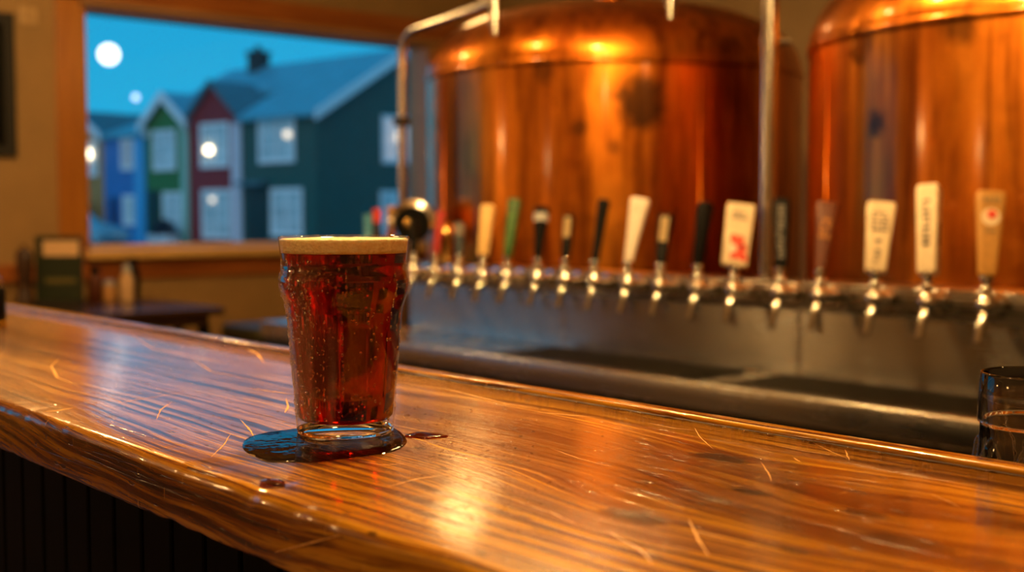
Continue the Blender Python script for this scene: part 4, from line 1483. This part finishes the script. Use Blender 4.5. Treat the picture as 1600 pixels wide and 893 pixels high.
# dark green house
D0, D1 = -0.0, S_[380]
hT, wT = house('dark green house with long blue grey roof and white rake board', 0, D1, 8.2, z_at(480, 177), 7.15, HM['teal'], False, M['roof'], 0.28, 0.4)
def fx(px_, s0):
    return s0 - s_at(px_)
facade_window(hT, fx(407, 0), fx(463, 0), z_at(435, 255), z_at(435, 184), (fx(454, 0), z_at(452, 211), .13, M['dim_lamp']))
facade_window(hT, fx(425, 0), fx(474, 0), z_at(450, 369), z_at(450, 294))
bm = BM(); box(bm, (fx(388, 0), -.04, .1), (fx(420, 0), -.004, z_at(400, 292))); dd = obj('door', bm, M['dark_door'], hT)
bm = BM(); box(bm, (fx(385, 0), -.5, z_at(400, 290)), (fx(424, 0), -.004, z_at(400, 284))); obj('door_hood', bm, M['roof_dark'], hT)
def gy(px_):
    k = (px_ - CX) / FPX
    return (k * CL.y - CL.x) / (E2.x - k * E2.y)
def gz_(px_, py_):
    return ZC + (HOR - py_) / FPX * (CL.y + E2.y * gy(px_))
facade_window(hT, gy(597), gy(640), gz_(615, 256), gz_(615, 182), (gy(624), gz_(615, 214), .2, M['dim_lamp']), M['pane_warm'], 2, True, 0.0)
facade_window(hT, gy(594), gy(634), gz_(612, 375), gz_(612, 298), None, None, 2, True, 0.0)
# long roof behind the red and green gables, with a chimney
sl_ = (7.15 - z_at(480, 177)) / 4.1
hW = thing('house', 'long blue grey roofed house with dark chimney behind the red and green gables', 'house', ld(CL + E1 * (D1 + .02)), ROT, 'row of painted houses outside the window')
ez = z_at(480, 177)
bm = BM(); prism(bm, [(0, 1.9, 0), (0, 8.2, 0), (0, 8.2, ez), (0, 4.1, 7.15), (0, 1.9, 7.15 - sl_ * 2.2)], (-6.3, 0, 0)); obj('walls', bm, HM['teal'], hW)
bm = BM()
for ye, ze in ((1.75, 7.15 - sl_ * 2.35), (8.4, ez - .1)):
    prism(bm, [(0, 4.1, 7.15), (0, ye, ze), (0, ye, ze + .16), (0, 4.1, 7.31)], (-6.4, 0, 0))
obj('roof', bm, M['roof'], hW)
bm = BM()
xc = -(8.33 - D1)
box(bm, (xc - .3, 3.6, 6.5), (xc + .3, 4.3, 7.75), .02); box(bm, (xc - .36, 3.54, 7.75), (xc + .36, 4.36, 7.9), .02); tube(bm, [(xc, 3.95, 7.88), (xc, 3.95, 8.12)], .14, 12)
obj('chimney', bm, M['chimney'], hW)
# red house
s0, s1 = S_[380], S_[298]
hR, wR = house('deep red gabled house beside the dark green house', s0 + .01, s1, 1.6, z_at(338, 188), z_at(338, 134), HM['red'], True, M['roof_dark'], .2, .0)
facade_window(hR, fx(317, s0), fx(361, s0), z_at(338, 262), z_at(338, 193), (fx(332, s0), z_at(332, 235), .15, M['warm_lamp']))
facade_window(hR, fx(318, s0), fx(363, s0), z_at(338, 373), z_at(338, 296), (fx(336, s0), z_at(336, 312), .10, M['dim_lamp']))
corner(hR, -.28, .55, z_at(372, 194), M['lilac_trim'])
# green house
s0, s1 = S_[298], S_[230]
hG, wG = house('bright green gabled house with white rake boards', s0 + .01, s1, 1.6, z_at(262, 196), z_at(262, 152), HM['green'], True, M['roof'], .22, .35)
facade_window(hG, fx(243, s0), fx(278, s0), z_at(260, 267), z_at(260, 204))
facade_window(hG, fx(257, s0), fx(287, s0), z_at(270, 363), z_at(270, 300))
door(hG, fx(234, s0), fx(252, s0), z_at(245, 297), M['dark_door'])
corner(hG, -.25, .4, z_at(292, 200), simple('pale_green_trim', (0.35, 0.55, 0.45), .5))
# blue house
s0, s1 = S_[230], S_[165]
hB, wB = house('bright blue house with pale roof between the green and ochre houses', s0 + .01, s1, 6.5, z_at(200, 213), z_at(200, 213) + 1.15, HM['blue'], False, M['roof'], .22, .2)
facade_window(hB, fx(193, s0), fx(214, s0), z_at(203, 266), z_at(203, 217), None, simple('pinkish_curtain', (.6, .45, .45), .3))
facade_window(hB, fx(195, s0), fx(216, s0), z_at(203, 352), z_at(203, 305))
door(hB, fx(173, s0), fx(188, s0), z_at(180, 308), simple('deep_blue_door', (0.01, 0.06, 0.2), .5))
corner(hB, -.4, .7, z_at(225, 214), simple('light_blue_trim', (0.06, 0.38, 0.72), .5))
# ochre house
s0, s1 = S_[165], s_at(96)
hY, wY = house('ochre gabled house at the left end of the row with lit window', s0 + .01, s1, 6.5, z_at(145, 216), z_at(130, 180), HM['yellow'], True, M['roof_dark'], .2, .3)
facade_window(hY, fx(131, s0), fx(156, s0), z_at(143, 276), z_at(143, 222), (fx(143, s0), z_at(143, 241), .2, M['warm_lamp']))
# grey house partly behind the tank
GD = 34.0
oG = Vector(((640 - CX) / FPX * GD, GD))
hq = thing('house', 'grey brown house showing between the thin steel pipe and the tank', 'house', ld(oG), -YAW, 'row of painted houses outside the window')
zl, zr = ZC + (HOR - 96) / FPX * GD, ZC + (HOR - 150) / FPX * GD
wq = 90 / FPX * GD
bm = BM(); prism(bm, [(0, 0, 0), (wq, 0, 0), (wq, 0, zr), (0, 0, zl)], (0, 4, 0)); obj('walls', bm, HM['grey'], hq)
bm = BM(); prism(bm, [(-.1, -.2, zl + .06), (wq + .2, -.2, zr - .1), (wq + .2, -.2, zr + .1), (-.1, -.2, zl + .26)], (0, 4.4, 0)); obj('roof', bm, M['roof'], hq)

# ground and street things
bm = BM(); box(bm, (-60, 7.4, -0.3), (120, 200, -0.02)); struct('ground', bm, simple('wet_street', (0.10, 0.13, 0.15), .3, 0, .2, .4), 'wet street ground outside the window', 'street')
# fence before the ochre house
o = CL + E1 * (S_[165] + .05) - E2 * 0.9
fn = thing('fence', 'dark slatted fence in front of the ochre house', 'fence', ld(o), ROT)
col('fence_grey', (0.035, 0.05, 0.06), .7)
bm = BM()
for k in range(22):
    box(bm, (-0.22 * k - .2, 0, 0), (-0.22 * k - .02, .03, z_at(145, 303) - .25 + .12 * ((k * 7) % 5) / 5))
obj('slats', bm, M['fence_grey'], fn)
bm = BM(); box(bm, (-4.9, .03, .5), (0, .08, .6)); box(bm, (-4.9, .03, 1.4), (0, .08, 1.5)); obj('fence_rail', bm, M['fence_grey'], fn)
# shrub by the green house door
o = CL + E1 * (s_at(285)) - E2 * 0.8
sh = thing('shrub', 'dark bluish shrub in a pale planter before the green house', 'shrub', ld(o), ROT)
bm = BM(); box(bm, (-.75, -.3, 0), (.6, .3, .45), .04); obj('planter', bm, M['white_trim'], sh)
bm = BM()
rg = random.Random(4)
for k in range(260):
    a = rg.uniform(0, 2 * PI); r = rg.uniform(0, .85); z = .42 + rg.uniform(0, .62) * (1 - (r / .95) ** 2)
    c = Vector((r * math.cos(a), r * math.sin(a) * .45, z))
    v1 = Vector((rg.uniform(-1, 1), rg.uniform(-1, 1), rg.uniform(-.3, 1))).normalized() * .13
    v2 = v1.cross(Vector((rg.uniform(-1, 1), rg.uniform(-1, 1), 1))).normalized() * .05
    vs = [bm.verts.new(c - v1), bm.verts.new(c + v2), bm.verts.new(c + v1), bm.verts.new(c - v2)]
    bm.faces.new(vs)
obj('foliage', bm, simple('dark_blue_leaves', (0.012, 0.03, 0.06), .6), sh)
# parked car, bonnet towards the right
cpos = Vector(((132 - CX) / FPX * 43.5, 43.5))
car = thing('car', 'pale blue parked car at the lower left of the window', 'car', ld(cpos), ROT + .3)
bm = BM()
side = [(-3.2, .35), (-3.15, .85), (-2.5, .95), (-1.9, 1.42), (-.6, 1.42), (.1, .95), (1.2, .72), (1.45, .55), (1.45, .3), (1.2, .22), (-3.0, .22)]
prism(bm, [(x, -.8, z) for x, z in side], (0, 1.6, 0))
bmesh.ops.bevel(bm, geom=list(bm.edges), offset=.06, segments=2, affect='EDGES')
obj('car_body', bm, simple('pale_blue_car_paint', (0.20, 0.42, 0.52), .2, 0, .05, 2, 0, Coat_Weight=.6), car, True, 30)
bm = BM(); prism(bm, [(-1.85, -.815, 1.0), (-.05, -.815, 1.0), (-.62, -.815, 1.36), (-1.8, -.815, 1.36)], (0, 1.63, 0)); obj('side_window', bm, M['black'], car)
for x in (-2.4, .75):
    for y in (-.72, .72):
        bm = BM(); lathe(bm, [(0, -.1), (.27, -.1), (.31, -.07), (.31, .07), (.27, .1), (0, .1)], 28, mat=Matrix.Translation((x, y, .31)) @ Matrix.Rotation(PI / 2, 4, 'X')); obj('wheel', bm, M['black_matte'], car, True, 40)
# moon
md = ray(170, 85).normalized()
MD = 400.0
bm = BM(); ball(bm, (0, 0, 0), MD * 14.0 / FPX, (1, 1, 1), 32, 20)
mo = obj('moon', bm, M['moon'], None, True); mo.location = ORG + md * MD
tag(mo, 'bright white round moon in the blue evening sky', 'moon')
# glowing globe and pole, added to give the small pale light disc
ml = ORG + ray(212, 152).normalized() * 70
mast = thing('light_disc', 'small pale blurred light disc above the roofs, made as an added globe and pole', 'light disc', (ml.x, ml.y, -0.02))
bm = BM(); ball(bm, (0, 0, ml.z + .02), .17, (1, 1, 1), 24, 14); obj('disc_globe', bm, M['disc_glow'], mast, True)
bm = BM(); tube(bm, [(0, 0, 0), (0, 0, ml.z - .15)], [.05, .02], 10); obj('pole', bm, M['pale_grey'], mast, True)

# ------------------------------------------------------------------ LIGHTS
def point(name, loc, power, c, r):
    l = bpy.data.lights.new(name, 'POINT')
    l.energy = power
    l.color = c
    l.shadow_soft_size = r
    o = bpy.data.objects.new(name, l)
    o.location = loc
    COL.objects.link(o)
    return o


WARM = (1.0, 0.60, 0.21)
point('overhead_light', (1.85, 2.15, 2.4), 62, WARM, 0.05)
point('overhead_light', (1.85, 3.1, 2.4), 20, WARM, 0.05)
point('overhead_light', (1.0, 1.2, 2.4), 118, WARM, 0.06)  # added out of view to brighten the bar top
point('overhead_light', (-0.35, 0.1, 2.05), 13, WARM, 0.06)  # added over the drinkers' side to light the foam and tap fronts
point('wall_lamp', (-2.05, 5.2, 1.78), 28, WARM, 0.05)
point('overhead_light', (1.7, 0.25, 2.1), 9, WARM, 0.06)  # unseen extra light for highlights on the empty glass and right-hand handles
point('wall_lamp', (-2.05, 2.4, 1.62), 10, WARM, 0.05)
point('ceiling_lamp', (3.55, 4.5, 2.4), 9, WARM, 0.12)
point('ceiling_lamp', (1.6, 5.2, 2.6), 46, WARM, 0.07)

sun = bpy.data.lights.new('dusk_glow', 'SUN')
sun.energy = 0.6
sun.color = (1.0, 0.88, 0.78)
sun.angle = math.radians(50)
so = bpy.data.objects.new('dusk_glow', sun)
COL.objects.link(so)
dirv = (FH * 1.0 + RT * 0.25 - UZ * 0.45).normalized()
so.rotation_euler = dirv.to_track_quat('-Z', 'Y').to_euler()

w = bpy.data.worlds.new('evening_sky')
S.world = w
w.use_nodes = True
nt = w.node_tree
bg = nt.nodes['Background']
tc = nt.nodes.new('ShaderNodeTexCoord')
sp_ = nt.nodes.new('ShaderNodeSeparateXYZ')
rp = nt.nodes.new('ShaderNodeValToRGB')
nt.links.new(tc.outputs['Generated'], sp_.inputs[0])
nt.links.new(sp_.outputs[2], rp.inputs[0])
cr = rp.color_ramp
cr.elements[0].position = 0.0
cr.elements[0].color = (0.016, 0.38, 0.66, 1)
cr.elements[1].position = 0.35
cr.elements[1].color = (0.010, 0.25, 0.50, 1)
nt.links.new(rp.outputs[0], bg.inputs[0])
bg.inputs[1].default_value = 1.25
# portal at the window
for (X0_, X1_) in ((WX0, WX1), (VX0, VX1)):
  pl = bpy.data.lights.new('window_portal', 'AREA')
  pl.shape = 'RECTANGLE'
  pl.size = X1_ - X0_
  pl.size_y = WZ1 - WZ0
  pl.cycles.is_portal = True
  po = bpy.data.objects.new('window_portal', pl)
  COL.objects.link(po)
  po.location = ((X0_ + X1_) / 2, YN + 0.19, (WZ0 + WZ1) / 2)
  po.rotation_euler = (-PI / 2, 0, 0)

# ------------------------------------------------------------------ CAMERA
cam = bpy.data.cameras.new('camera')
cam.sensor_width = 36
cam.lens = 36 * FPX / 1600
cam.clip_start = 0.02
cam.clip_end = 1500
cam.dof.use_dof = True
cam.dof.focus_distance = 0.93
cam.dof.aperture_fstop = 4.7
co = bpy.data.objects.new('camera', cam)
COL.objects.link(co)
co.location = ORG
co.rotation_euler = FW.to_track_quat('-Z', 'Y').to_euler()
S.camera = co

vs_ = S.view_settings
vs_.view_transform = 'Standard'
vs_.look = 'None'
vs_.exposure = 0.0
vs_.gamma = 1.0
vs_.use_curve_mapping = False
S.cycles.use_denoising = True
S.cycles.max_bounces = 14
S.cycles.transmission_bounces = 14
S.cycles.transparent_max_bounces = 12
S.cycles.sample_clamp_indirect = 6
S.cycles.blur_glossy = 0.3
